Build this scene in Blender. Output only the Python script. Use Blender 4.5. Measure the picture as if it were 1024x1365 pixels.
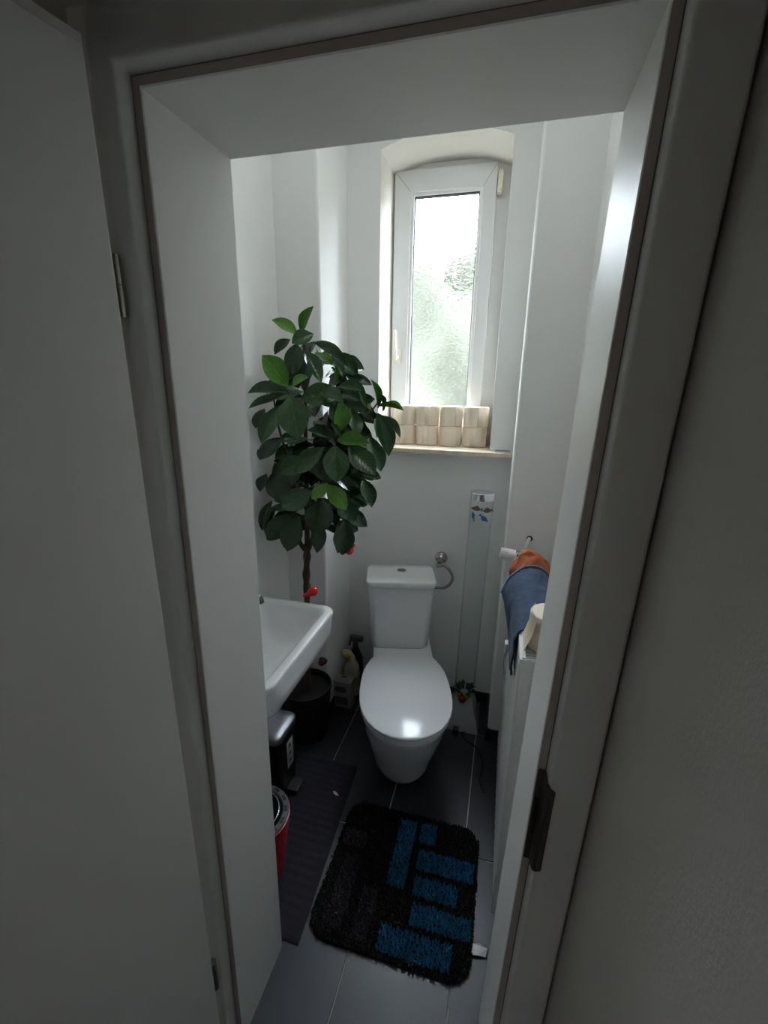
import bpy, bmesh, math, random
from mathutils import Vector, Matrix, noise

C = bpy.context.scene.collection
for o in list(bpy.data.objects):
    bpy.data.objects.remove(o)
SC = bpy.context.scene
V = Vector
PI = math.pi

# ------------------------------------------------------------------ camera
cam_d = bpy.data.cameras.new('camera')
cam = bpy.data.objects.new('camera', cam_d)
C.objects.link(cam)
cam_d.sensor_fit = 'VERTICAL'
cam_d.sensor_height = 36.0
cam_d.lens = 36.0 * 601.0 / 1365.0
cam_d.clip_start = 0.01
RX = V((0.96511, 0.26135, 0.01604))        # camera right
RD = V((0.08655, -0.26057, -0.96157))      # camera down
RF = V((-0.24712, 0.92941, -0.27410))      # camera forward
m = Matrix.Identity(4)
for i in range(3):
    m[i][0] = RX[i]
    m[i][1] = -RD[i]
    m[i][2] = -RF[i]
m[0][3], m[1][3], m[2][3] = 0.0, 0.0, 1.61
cam.matrix_world = m
SC.camera = cam

# ------------------------------------------------------------------ sky, light, exposure
w = bpy.data.worlds.new('sky')
SC.world = w
w.use_nodes = True
bg = w.node_tree.nodes['Background']
bg.inputs[0].default_value = (0.83, 0.92, 1.0, 1)
bg.inputs[1].default_value = 33.0

por = bpy.data.lights.new('window_portal', 'AREA')   # guides the sky light through the window opening
por.shape = 'RECTANGLE'
por.size, por.size_y = 0.36, 1.0
por.cycles.is_portal = True
por_o = bpy.data.objects.new('window_portal', por)
por_o.location = (-0.334, 2.40, 1.90)
por_o.rotation_euler = (-PI / 2, 0, 0)
C.objects.link(por_o)

hl = bpy.data.lights.new('hall_light', 'AREA')       # dim light of the hallway behind the camera
hl.shape = 'DISK'
hl.size = 0.5
hl.energy = 0.55
hl.color = (1.0, 0.88, 0.77)
hl_o = bpy.data.objects.new('hall_light', hl)
hl_o.location = (-1.1, -1.35, 1.1)
hl_o.rotation_euler = (math.radians(88), 0, math.radians(-35))
C.objects.link(hl_o)

rl = bpy.data.lights.new('room_fill_light', 'AREA')   # weak fill added out of view to brighten the room walls, no known lamp
rl.shape = 'DISK'
rl.size = 0.34
rl.energy = 1.5
rl.color = (0.96, 1.0, 0.98)
rl_o = bpy.data.objects.new('room_fill_light', rl)
rl_o.location = (-0.36, 1.40, 2.78)
C.objects.link(rl_o)

SC.view_settings.view_transform = 'Standard'
SC.view_settings.look = 'None'
SC.view_settings.gamma = 1.0
SC.view_settings.use_curve_mapping = False
SC.view_settings.exposure = 0.52
SC.cycles.max_bounces = 14
SC.cycles.diffuse_bounces = 12
SC.cycles.transmission_bounces = 8
SC.cycles.transparent_max_bounces = 12
SC.cycles.sample_clamp_indirect = 12.0

# ------------------------------------------------------------------ materials
def lin(c):
    return tuple(((x / 255) / 12.92 if x / 255 < 0.04045 else ((x / 255 + 0.055) / 1.055) ** 2.4) for x in c)

def mat(name, col, rough=0.5, metal=0.0, bump=0.0, bscale=60.0, var=0.0, vscale=8.0, spec=0.5, coat=0.0, sheen=0.0, stretch=None, trans=0.0):
    mt = bpy.data.materials.new(name)
    mt.use_nodes = True
    nt = mt.node_tree
    b = nt.nodes['Principled BSDF']
    b.inputs['Base Color'].default_value = (*col, 1)
    b.inputs['Roughness'].default_value = rough
    b.inputs['Metallic'].default_value = metal
    b.inputs['Specular IOR Level'].default_value = spec
    b.inputs['Coat Weight'].default_value = coat
    b.inputs['Coat Roughness'].default_value = 0.08
    b.inputs['Sheen Weight'].default_value = sheen
    b.inputs['Transmission Weight'].default_value = trans
    tc = nt.nodes.new('ShaderNodeTexCoord')
    mp = nt.nodes.new('ShaderNodeMapping')
    nt.links.new(tc.outputs['Object'], mp.inputs[0])
    if stretch:
        mp.inputs['Scale'].default_value = stretch
    if var > 0:
        n = nt.nodes.new('ShaderNodeTexNoise')
        n.inputs['Scale'].default_value = vscale
        n.inputs['Detail'].default_value = 4
        nt.links.new(mp.outputs[0], n.inputs['Vector'])
        r = nt.nodes.new('ShaderNodeMapRange')
        r.inputs['From Min'].default_value = 0.25
        r.inputs['From Max'].default_value = 0.75
        r.inputs['To Min'].default_value = 1 - var
        r.inputs['To Max'].default_value = 1 + var
        nt.links.new(n.outputs['Fac'], r.inputs['Value'])
        h = nt.nodes.new('ShaderNodeHueSaturation')
        h.inputs['Color'].default_value = (*col, 1)
        nt.links.new(r.outputs[0], h.inputs['Value'])
        nt.links.new(h.outputs[0], b.inputs['Base Color'])
    if bump > 0:
        n2 = nt.nodes.new('ShaderNodeTexNoise')
        n2.inputs['Scale'].default_value = bscale
        n2.inputs['Detail'].default_value = 3
        nt.links.new(mp.outputs[0], n2.inputs['Vector'])
        bp = nt.nodes.new('ShaderNodeBump')
        bp.inputs['Strength'].default_value = bump
        bp.inputs['Distance'].default_value = 0.002
        nt.links.new(n2.outputs['Fac'], bp.inputs['Height'])
        nt.links.new(bp.outputs[0], b.inputs['Normal'])
    return mt

M = {}
M['wall'] = mat('wall_paint', (0.86, 0.865, 0.86), 0.8, bump=0.2, bscale=220)
M['reveal'] = mat('reveal_paint', (0.80, 0.765, 0.71), 0.8, bump=0.2, bscale=200)
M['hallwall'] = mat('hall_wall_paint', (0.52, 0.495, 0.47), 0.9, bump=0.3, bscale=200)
M['hallfar'] = mat('hall_unseen_dark', (0.34, 0.32, 0.30), 0.9)  # unseen hall walls and ceiling, darkened to bounce less light onto the casing
M['ceil'] = mat('ceiling_paint', (0.86, 0.86, 0.86), 0.85)
M['frame'] = mat('door_frame_lacquer', (0.83, 0.83, 0.81), 0.40, bump=0.05, bscale=300, spec=0.28)
M['stop'] = mat('mauve_stop_strip', (0.50, 0.43, 0.41), 0.6)
M['leafdoor'] = mat('door_leaf_lacquer', (0.88, 0.875, 0.855), 0.5, bump=0.06, bscale=300)
M['seal'] = mat('rubber_seal', (0.16, 0.13, 0.125), 0.7)
M['steel'] = mat('brushed_steel', (0.42, 0.40, 0.37), 0.2, 1.0)
M['chrome'] = mat('chrome', (0.75, 0.76, 0.78), 0.12, 1.0)
M['darkchrome'] = mat('dark_chrome', (0.22, 0.22, 0.22), 0.25, 1.0)
M['bronze'] = mat('dark_latch_metal', (0.085, 0.065, 0.055), 0.45, 0.8)
M['tile'] = mat('slate_tile', (0.0165, 0.0175, 0.0265), 0.40, var=0.18, vscale=5, bump=0.12, bscale=90)
M['grout'] = mat('grout', (0.33, 0.32, 0.31), 0.9)
M['ceramic'] = mat('white_ceramic', (0.84, 0.85, 0.87), 0.12, coat=0.3)
M['lidplastic'] = mat('white_seat_plastic', (0.82, 0.835, 0.87), 0.13, spec=0.32)
M['pvc'] = mat('white_pvc', (0.74, 0.755, 0.775), 0.35)
M['pvcbright'] = mat('white_pvc_bead', (0.84, 0.84, 0.84), 0.35)
M['gasket'] = mat('black_gasket', (0.03, 0.03, 0.035), 0.6)
M['handle'] = mat('handle_ivory', (0.80, 0.76, 0.66), 0.35)
M['marble'] = mat('sill_stone', (0.70, 0.59, 0.48), 0.45, var=0.2, vscale=20)
M['paperroll'] = mat('recycled_paper', (0.80, 0.71, 0.60), 0.95, bump=0.4, bscale=350, var=0.05)
M['card'] = mat('cardboard_core', (0.36, 0.27, 0.19), 0.9)
M['bark'] = mat('bark', (0.075, 0.045, 0.033), 0.85, bump=0.8, bscale=90, var=0.3, vscale=30)
M['soil'] = mat('soil', (0.009, 0.0075, 0.0065), 0.95, bump=1.0, bscale=120)
M['blackplastic'] = mat('black_plastic', (0.009, 0.009, 0.010), 0.6)
M['blackgloss'] = mat('black_glossy', (0.010, 0.009, 0.012), 0.28)
M['darkpot'] = mat('dark_pot', (0.008, 0.007, 0.008), 0.6)
M['greymetal'] = mat('grey_metal_lid', (0.30, 0.30, 0.33), 0.42, 0.8)
M['red'] = mat('red_glossy', (0.62, 0.012, 0.018), 0.3)
M['redplastic'] = mat('red_bucket_plastic', (0.42, 0.012, 0.022), 0.35)
M['greyplastic'] = mat('grey_plastic', (0.085, 0.085, 0.095), 0.4)
M['matfab'] = mat('dark_bath_mat', (0.0125, 0.010, 0.0185), 0.95, var=0.25, vscale=60, sheen=0.1)
M['pileblack'] = mat('black_pile', (0.0045, 0.0045, 0.006), 0.95)
M['pileblue'] = mat('blue_pile', (0.024, 0.180, 0.35), 0.9, var=0.35, vscale=35)
M['pilegrey'] = mat('grey_pile', (0.052, 0.040, 0.055), 0.95, var=0.3, vscale=35)
M['white'] = mat('white_cotton', (0.75, 0.75, 0.76), 0.9)
M['radiator'] = mat('radiator_enamel', (0.74, 0.745, 0.73), 0.3)
M['orange'] = mat('orange_cloth', (0.23, 0.045, 0.007), 0.9, bump=1.0, bscale=110, var=0.25, vscale=40)
M['towel'] = mat('blue_terry', (0.020, 0.036, 0.074), 0.95, bump=1.0, bscale=240, var=0.35, vscale=45)
M['hem'] = mat('pale_hem', (0.12, 0.16, 0.26), 0.9, bump=0.5, bscale=300)
M['creampaper'] = mat('cream_paper', (0.68, 0.60, 0.47), 0.9, bump=0.2, bscale=200)
M['carton'] = mat('pale_carton', (0.34, 0.34, 0.33), 0.8, var=0.08)
M['cartonprint'] = mat('carton_print', (0.085, 0.085, 0.09), 0.8)
M['mint'] = mat('pale_mint_print', (0.30, 0.40, 0.30), 0.7)
M['bottle'] = mat('cream_bottle', (0.62, 0.58, 0.44), 0.4)
M['yellow'] = mat('yellow_cap', (0.66, 0.36, 0.02), 0.4)
M['lime'] = mat('lime_label', (0.40, 0.42, 0.04), 0.5)
M['navy'] = mat('navy_plastic', (0.016, 0.018, 0.03), 0.4)
M['lampbase'] = mat('silver_lamp_base', (0.46, 0.47, 0.50), 0.4, 0.3)
M['fishblue'] = mat('fish_blue', (0.02, 0.14, 0.36), 0.35)
M['fishtan'] = mat('fish_tan', (0.30, 0.22, 0.15), 0.5)
M['plantgreen'] = mat('plastic_plant', (0.012, 0.038, 0.012), 0.5)
M['flower'] = mat('red_yellow_flower', (0.20, 0.025, 0.014), 0.5)
M['flowery'] = mat('yellow_petal', (0.26, 0.21, 0.04), 0.5)
M['petal'] = mat('dry_petal', (0.55, 0.52, 0.46), 0.9)
M['hole'] = mat('dark_hole', (0.015, 0.014, 0.012), 0.9)
M['redbrown'] = mat('red_brown_plastic', (0.14, 0.035, 0.028), 0.5)
M['glasstray'] = mat('grey_glass_tray', (0.62, 0.64, 0.63), 0.2)
M['hedge'] = mat('hedge_leaves', (0.032, 0.033, 0.026), 0.9, var=0.4, vscale=3, spec=0.03)
M['lawn'] = mat('lawn', (0.05, 0.052, 0.042), 0.9, spec=0.03, var=0.3, vscale=2)
M['branch'] = M['bark']

def leaf_mat(name, col, rough):
    mt = mat(name, col, rough, var=0.22, vscale=9, spec=0.45)
    nt = mt.node_tree
    b = nt.nodes['Principled BSDF']
    src = b.inputs['Base Color'].links[0].from_socket
    tc = nt.nodes.new('ShaderNodeTexCoord')
    sx = nt.nodes.new('ShaderNodeSeparateXYZ')
    nt.links.new(tc.outputs['Object'], sx.inputs[0])
    ab = nt.nodes.new('ShaderNodeMath'); ab.operation = 'ABSOLUTE'
    nt.links.new(sx.outputs[0], ab.inputs[0])
    mr = nt.nodes.new('ShaderNodeMapRange')
    mr.inputs['From Min'].default_value = 0.006
    mr.inputs['From Max'].default_value = 0.026
    mr.inputs['To Min'].default_value = 0.45
    mr.inputs['To Max'].default_value = 0.0
    nt.links.new(ab.outputs[0], mr.inputs['Value'])
    mx = nt.nodes.new('ShaderNodeMix'); mx.data_type = 'RGBA'
    nt.links.new(mr.outputs[0], mx.inputs['Factor'])
    nt.links.new(src, mx.inputs[6])
    mx.inputs[7].default_value = (col[0] * 2.4 + .01, col[1] * 1.9 + .01, col[2] * 2.0 + .005, 1)
    nt.links.new(mx.outputs[2], b.inputs['Base Color'])
    # side veins: ridges running obliquely away from the midrib
    m1 = nt.nodes.new('ShaderNodeMath'); m1.operation = 'MULTIPLY_ADD'
    m1.inputs[1].default_value = -0.75
    nt.links.new(ab.outputs[0], m1.inputs[0]); nt.links.new(sx.outputs[1], m1.inputs[2])
    m2 = nt.nodes.new('ShaderNodeMath'); m2.operation = 'MULTIPLY'
    m2.inputs[1].default_value = 52.0
    nt.links.new(m1.outputs[0], m2.inputs[0])
    sn = nt.nodes.new('ShaderNodeMath'); sn.operation = 'SINE'
    nt.links.new(m2.outputs[0], sn.inputs[0])
    bp = nt.nodes.new('ShaderNodeBump')
    bp.inputs['Strength'].default_value = 0.10
    bp.inputs['Distance'].default_value = 0.003
    nt.links.new(sn.outputs[0], bp.inputs['Height'])
    nt.links.new(bp.outputs[0], b.inputs['Normal'])
    return mt
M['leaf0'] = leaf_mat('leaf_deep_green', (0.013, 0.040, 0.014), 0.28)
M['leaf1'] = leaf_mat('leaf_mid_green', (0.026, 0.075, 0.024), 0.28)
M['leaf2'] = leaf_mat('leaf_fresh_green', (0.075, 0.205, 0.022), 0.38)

def clear_mat(name, tint, fac_glossy, rough=0.05):
    mt = bpy.data.materials.new(name)
    mt.use_nodes = True
    nt = mt.node_tree
    nt.nodes.clear()
    out = nt.nodes.new('ShaderNodeOutputMaterial')
    t = nt.nodes.new('ShaderNodeBsdfTransparent')
    t.inputs[0].default_value = (*tint, 1)
    g = nt.nodes.new('ShaderNodeBsdfGlossy')
    g.inputs['Roughness'].default_value = rough
    fr = nt.nodes.new('ShaderNodeLayerWeight')
    fr.inputs[0].default_value = 0.12
    ml = nt.nodes.new('ShaderNodeMath')
    ml.operation = 'MULTIPLY'
    ml.inputs[1].default_value = fac_glossy
    nt.links.new(fr.outputs['Fresnel'], ml.inputs[0])
    mx = nt.nodes.new('ShaderNodeMixShader')
    nt.links.new(ml.outputs[0], mx.inputs[0])
    nt.links.new(t.outputs[0], mx.inputs[1])
    nt.links.new(g.outputs[0], mx.inputs[2])
    nt.links.new(mx.outputs[0], out.inputs[0])
    return mt
M['acrylic'] = clear_mat('clear_acrylic', (0.965, 0.975, 0.975), 0.4)
M['water'] = clear_mat('lamp_water', (0.955, 0.965, 0.965), 0.05)
M['pouch'] = clear_mat('clear_plastic', (0.80, 0.82, 0.84), 0.8, 0.25)

def frosted():
    mt = bpy.data.materials.new('patterned_glass')
    mt.use_nodes = True
    nt = mt.node_tree
    nt.nodes.clear()
    out = nt.nodes.new('ShaderNodeOutputMaterial')
    tc = nt.nodes.new('ShaderNodeTexCoord')
    mp = nt.nodes.new('ShaderNodeMapping')
    mp.inputs['Scale'].default_value = (1.0, 1.0, 1.7)
    nt.links.new(tc.outputs['Object'], mp.inputs[0])
    n0 = nt.nodes.new('ShaderNodeTexNoise')
    n0.inputs['Scale'].default_value = 22
    n0.inputs['Detail'].default_value = 2
    n0.inputs['Distortion'].default_value = 1.4
    nt.links.new(mp.outputs[0], n0.inputs['Vector'])
    n1 = nt.nodes.new('ShaderNodeTexVoronoi')
    n1.feature = 'SMOOTH_F1'
    n1.inputs['Scale'].default_value = 55
    nt.links.new(mp.outputs[0], n1.inputs['Vector'])
    ad = nt.nodes.new('ShaderNodeMath')
    ad.operation = 'ADD'
    nt.links.new(n0.outputs['Fac'], ad.inputs[0])
    nt.links.new(n1.outputs['Distance'], ad.inputs[1])
    bp = nt.nodes.new('ShaderNodeBump')
    bp.inputs['Strength'].default_value = 0.8
    bp.inputs['Distance'].default_value = 0.012
    nt.links.new(ad.outputs[0], bp.inputs['Height'])
    rf = nt.nodes.new('ShaderNodeBsdfRefraction')
    rf.inputs['IOR'].default_value = 1.12
    rf.inputs['Roughness'].default_value = 0.07
    rf.inputs['Color'].default_value = (0.97, 0.99, 0.98, 1)
    nt.links.new(bp.outputs[0], rf.inputs['Normal'])
    tr = nt.nodes.new('ShaderNodeBsdfTransparent')
    tr.inputs[0].default_value = (0.95, 0.97, 0.96, 1)
    mx = nt.nodes.new('ShaderNodeMixShader')
    mx.inputs[0].default_value = 0.68
    nt.links.new(tr.outputs[0], mx.inputs[1])
    nt.links.new(rf.outputs[0], mx.inputs[2])
    gl = nt.nodes.new('ShaderNodeBsdfGlossy')
    gl.inputs['Roughness'].default_value = 0.15
    nt.links.new(bp.outputs[0], gl.inputs['Normal'])
    m2 = nt.nodes.new('ShaderNodeMixShader')
    m2.inputs[0].default_value = 0.05
    nt.links.new(mx.outputs[0], m2.inputs[1])
    nt.links.new(gl.outputs[0], m2.inputs[2])
    nt.links.new(m2.outputs[0], out.inputs[0])
    return mt
M['glass'] = frosted()

# ------------------------------------------------------------------ mesh helpers
def obj(name, bm, m, parent=None, smooth=False, bevel=0.0, seg=2, angle=0.6):
    me = bpy.data.meshes.new(name)
    bmesh.ops.recalc_face_normals(bm, faces=bm.faces[:])
    bm.to_mesh(me)
    bm.free()
    if m is not None:
        me.materials.append(M[m] if isinstance(m, str) else m)
    o = bpy.data.objects.new(name, me)
    C.objects.link(o)
    if parent is not None:
        o.parent = parent
    if smooth:
        for p in me.polygons:
            p.use_smooth = True
    if bevel > 0:
        md = o.modifiers.new('bevel', 'BEVEL')
        md.width = bevel
        md.segments = seg
        md.limit_method = 'ANGLE'
        md.angle_limit = angle
        md.harden_normals = False
        for p in me.polygons:
            p.use_smooth = True
        wn = o.modifiers.new('wn', 'WEIGHTED_NORMAL')
        wn.keep_sharp = False
    return o

def B():
    return bmesh.new()

def box(bm, x0, x1, y0, y1, z0, z1):
    vs = [bm.verts.new((x, y, z)) for z in (z0, z1) for y in (y0, y1) for x in (x0, x1)]
    for f in ((0, 1, 3, 2), (4, 5, 7, 6), (0, 1, 5, 4), (2, 3, 7, 6), (0, 2, 6, 4), (1, 3, 7, 5)):
        bm.faces.new([vs[i] for i in f])
    return vs

def loft(bm, rings, cap0=True, cap1=True, closed=True):
    R = [[bm.verts.new(p) for p in r] for r in rings]
    n = len(R[0])
    for a, b in zip(R, R[1:]):
        for i in range(n if closed else n - 1):
            j = (i + 1) % n
            bm.faces.new((a[i], a[j], b[j], b[i]))
    if cap0:
        bm.faces.new(R[0])
    if cap1:
        bm.faces.new(R[-1])
    return R

def circ(cx, cy, z, r, n=32, ry=None):
    ry = r if ry is None else ry
    return [(cx + r * math.cos(2 * PI * i / n), cy + ry * math.sin(2 * PI * i / n), z) for i in range(n)]

def lathe(bm, prof, cx=0, cy=0, n=32, cap0=True, cap1=True):
    return loft(bm, [circ(cx, cy, z, max(r, 1e-4), n) for r, z in prof], cap0, cap1)

def tube(bm, pts, r, n=10, caps=True):
    pts = [V(p) for p in pts]
    rs = r if isinstance(r, (list, tuple)) else [r] * len(pts)
    rings = []
    up = None
    for i, p in enumerate(pts):
        d = (pts[min(i + 1, len(pts) - 1)] - pts[max(i - 1, 0)]).normalized()
        if up is None:
            up = d.orthogonal().normalized()
        else:
            up = (up - d * up.dot(d))
            up = up.normalized() if up.length > 1e-6 else d.orthogonal().normalized()
        s = d.cross(up)
        rings.append([tuple(p + (up * math.cos(2 * PI * k / n) + s * math.sin(2 * PI * k / n)) * rs[i]) for k in range(n)])
    return loft(bm, rings, caps, caps)

def smooth_path(pts, n=8):
    pts = [V(p) for p in pts]
    out = []
    for i in range(len(pts) - 1):
        p0 = pts[max(i - 1, 0)]; p1 = pts[i]; p2 = pts[i + 1]; p3 = pts[min(i + 2, len(pts) - 1)]
        for k in range(n):
            t = k / n
            out.append(0.5 * ((2 * p1) + (p2 - p0) * t + (2 * p0 - 5 * p1 + 4 * p2 - p3) * t * t + (3 * p1 - p0 - 3 * p2 + p3) * t ** 3))
    out.append(pts[-1])
    return out

def rrect(x0, x1, y0, y1, r, z, n=6):
    r = min(r, (x1 - x0) / 2 - 1e-4, (y1 - y0) / 2 - 1e-4)
    out = []
    for cx, cy, a0 in ((x1 - r, y1 - r, 0), (x0 + r, y1 - r, PI / 2), (x0 + r, y0 + r, PI), (x1 - r, y0 + r, 1.5 * PI)):
        for k in range(n + 1):
            a = a0 + PI / 2 * k / n
            out.append((cx + r * math.cos(a), cy + r * math.sin(a), z))
    return out

def thing(name, label, cat, loc=(0, 0, 0), rotz=0.0, group=None):
    o = bpy.data.objects.new(name, None)
    o.empty_display_size = 0.05
    C.objects.link(o)
    o.location = loc
    o.rotation_euler = (0, 0, rotz)
    o['label'] = label
    o['category'] = cat
    if group:
        o['group'] = group
    return o

def tag(o, label, cat, group=None):
    o['label'] = label
    o['category'] = cat
    if group:
        o['group'] = group
    return o

def struct(o, label=None):
    o['kind'] = 'structure'
    if label:
        o['label'] = label
    return o

def sempty(name, label=None):
    o = bpy.data.objects.new(name, None)
    o.empty_display_size = 0.05
    C.objects.link(o)
    return struct(o, label)

# ================================================================== SETTING
XL, XR = -0.924, 0.235          # side walls of the toilet room
YB = 2.09                       # back wall
YI, YO = 0.826, 0.61             # room face and hall face of the door wall
ZC = 2.80
PLX, PLY = -0.741, 1.77         # pillar at the back left
PRX, PRY = 0.034, 1.83          # pillar at the back right
JL, JR, JT = -0.511, 0.121, 1.985   # clear opening of the door frame

LEAN = 0.0298      # the right post of the old frame is out of plumb

# floor: grout slab and slate tiles in stack bond
bm = B(); box(bm, -1.7, 0.5, -1.6, 2.5, -0.06, -0.0035)
floor = struct(obj('floor', bm, 'grout'), 'dark slate tile floor with pale grout joints')
G = 0.0022
rows = [-1.15, -0.55, 0.05, 0.65, 1.25, 1.85, 2.45]
cols = [-1.517, -1.217, -0.917, -0.617, -0.317, -0.017, 0.283]
tile_cache = {}
for i in range(len(cols) - 1):
    for j in range(len(rows) - 1):
        x0, x1, y0, y1 = cols[i] + G, cols[i + 1] - G, rows[j] + G, rows[j + 1] - G
        if y1 > YI:
            x0 = max(x0, XL + 0.001); x1 = min(x1, XR - 0.001)
            y1 = min(y1, YB - 0.001)
        else:
            x1 = min(x1, 0.198)
        if x1 - x0 < 0.01:
            continue
        key = (round(x1 - x0, 4), round(y1 - y0, 4))
        if key not in tile_cache:
            bm = B(); box(bm, -key[0] / 2, key[0] / 2, -key[1] / 2, key[1] / 2, -0.008, 0.0)
            t = obj('tile', bm, 'tile', floor, bevel=0.0012, seg=1)
            tile_cache[key] = t
        else:
            s = tile_cache[key]
            t = s.copy(); C.objects.link(t); t.parent = floor
        t.location = ((x0 + x1) / 2, (y0 + y1) / 2, 0)

# walls
bm = B(); box(bm, XL - 0.12, XL, YI - 0.02, YB + 0.3, 0, ZC)
struct(obj('wall_left', bm, 'wall'), 'white painted left wall behind the washbasin')
bm = B(); box(bm, XR, XR + 0.12, YI - 0.02, YB + 0.3, 0, ZC)
struct(obj('wall_right', bm, 'wall'), 'white painted right wall behind the radiator')
bm = B(); box(bm, XL - 0.12, XR + 0.12, 0.62, YB + 0.3, ZC, ZC + 0.1)
struct(obj('ceiling', bm, 'ceil'), 'white ceiling of the toilet room')
bm = B(); box(bm, XL - 0.06, PLX, PLY, YB + 0.08, -0.05, ZC + 0.05)
struct(obj('wall_back_left', bm, 'wall', bevel=0.012, seg=4), 'white pillar in the back left corner')
bm = B(); box(bm, PRX, XR + 0.06, PRY, YB + 0.08, -0.05, ZC + 0.05)
struct(obj('wall_back_right', bm, 'wall', bevel=0.014, seg=4), 'white pillar in the back right corner')

# back wall with the arched window niche
NX0, NX1, NZ0, NZS, NZA = -0.593, -0.067, 1.305, 2.527, 2.578
NA = 20
def arch(t):
    return NZS + (NZA - NZS) * (1 - (2 * t - 1) ** 2)
YW = 2.37
def wall_with_niche(bm, y, x0, x1):
    top = []
    v = lambda x, z: bm.verts.new((x, y, z))
    def quad(a, b, c, d):
        bm.faces.new([v(*a), v(*b), v(*c), v(*d)])
    quad((x0, 0), (NX0, 0), (NX0, ZC), (x0, ZC))
    quad((NX1, 0), (x1, 0), (x1, ZC), (NX1, ZC))
    quad((NX0, 0), (NX1, 0), (NX1, NZ0), (NX0, NZ0))
    for k in range(NA):
        a, b = k / NA, (k + 1) / NA
        xa, xb = NX0 + (NX1 - NX0) * a, NX0 + (NX1 - NX0) * b
        quad((xa, arch(a)), (xb, arch(b)), (xb, ZC), (xa, ZC))
bm = B()
wall_with_niche(bm, YB, XL, XR)
wall_with_niche(bm, YW + 0.06, XL - 0.1, XR + 0.1)
bmesh.ops.remove_doubles(bm, verts=bm.verts[:], dist=1e-5)
wb = struct(obj('wall_back', bm, 'wall'), 'white painted back wall with an arched window niche')
# reveal lining of the niche
bm = B()
prof = [(NX0, NZ0)] + [(NX0 + (NX1 - NX0) * k / NA, arch(k / NA)) for k in range(NA + 1)] + [(NX1, NZ0)]
r0 = [(x, YB, z) for x, z in prof]
cxm = (NX0 + NX1) / 2
def shr(x, z):
    # splay: the reveal narrows a little towards the window frame
    zz = z if z < 1.4 else z - 0.022
    return (x + (0.004 if x < cxm else -0.012), YW + 0.06, zz)
r1 = [shr(x, z) for x, z in prof]
loft(bm, [r0, r1], False, False)
struct(obj('trim_1', bm, 'reveal', smooth=False), 'cream painted reveal of the arched window niche')

# window: outer frame, sash, glazing bead, gasket, pane, handle, hinge, sill
win = sempty('window_1', 'white tilt window with patterned glass in an arched niche')
YS = 2.285
def ring_frame(bm, xo0, xo1, zo0, zo1, xi0, xi1, zi0, zi1, y0, y1):
    for yy in (y0, y1):
        o_ = [bm.verts.new(p) for p in ((xo0, yy, zo0), (xo1, yy, zo0), (xo1, yy, zo1), (xo0, yy, zo1))]
        i_ = [bm.verts.new(p) for p in ((xi0, yy, zi0), (xi1, yy, zi0), (xi1, yy, zi1), (xi0, yy, zi1))]
        for k in range(4):
            l = (k + 1) % 4
            bm.faces.new((o_[k], o_[l], i_[l], i_[k]))
        if yy == y0:
            O, I = o_, i_
    for k in range(4):
        l = (k + 1) % 4
        bm.faces.new((O[k], O[l], o_[l], o_[k]))
        bm.faces.new((I[k], I[l], i_[l], i_[k]))
bm = B(); ring_frame(bm, -0.612, -0.060, 1.325, 2.555, -0.548, -0.165, 1.39, 2.46, YS + 0.032, YS + 0.085)
obj('window_frame', bm, 'pvc', win, bevel=0.003)
SX0, SX1, SZ0, SZ1 = -0.583, -0.131, 1.352, 2.523
GX0, GX1, GZ0, GZ1 = -0.487, -0.206, 1.452, 2.418
bm = B(); ring_frame(bm, SX0, SX1, SZ0, SZ1, GX0 - 0.018, GX1 + 0.018, GZ0 - 0.018, GZ1 + 0.018, YS, YS + 0.062)
sash = obj('sash', bm, 'pvc', win, bevel=0.004, seg=3)
bm = B()
for (a, b) in (((SX0, SZ1), (GX0 - 0.018, GZ1 + 0.018)), ((SX1, SZ1), (GX1 + 0.018, GZ1 + 0.018))):
    d = V((b[0] - a[0], 0, b[1] - a[1])); s = V((d.z, 0, -d.x)).normalized() * 0.0006
    p = V((a[0], YS - 0.0005, a[1])) + d * 0.04; q = p + d * 0.92
    bm.faces.new([bm.verts.new(x) for x in (p - s, p + s, q + s, q - s)])
obj('mitre_joint', bm, 'greyplastic', sash)
bm = B(); ring_frame(bm, GX0 - 0.020, GX1 + 0.020, GZ0 - 0.020, GZ1 + 0.020, GX0 - 0.004, GX1 + 0.004, GZ0 - 0.004, GZ1 + 0.004, YS + 0.006, YS + 0.030)
obj('glazing_bead', bm, 'pvcbright', win, bevel=0.003)
bm = B(); ring_frame(bm, GX0 - 0.006, GX1 + 0.006, GZ0 - 0.006, GZ1 + 0.006, GX0, GX1, GZ0, GZ1, YS + 0.012, YS + 0.036)
obj('gasket', bm, 'gasket', win)
bm = B(); bm.faces.new([bm.verts.new(p) for p in ((GX0 - 0.004, YS + 0.034, GZ0 - 0.004), (GX1 + 0.004, YS + 0.034, GZ0 - 0.004), (GX1 + 0.004, YS + 0.034, GZ1 + 0.004), (GX0 - 0.004, YS + 0.034, GZ1 + 0.004))])
obj('pane', bm, 'glass', win)
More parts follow.
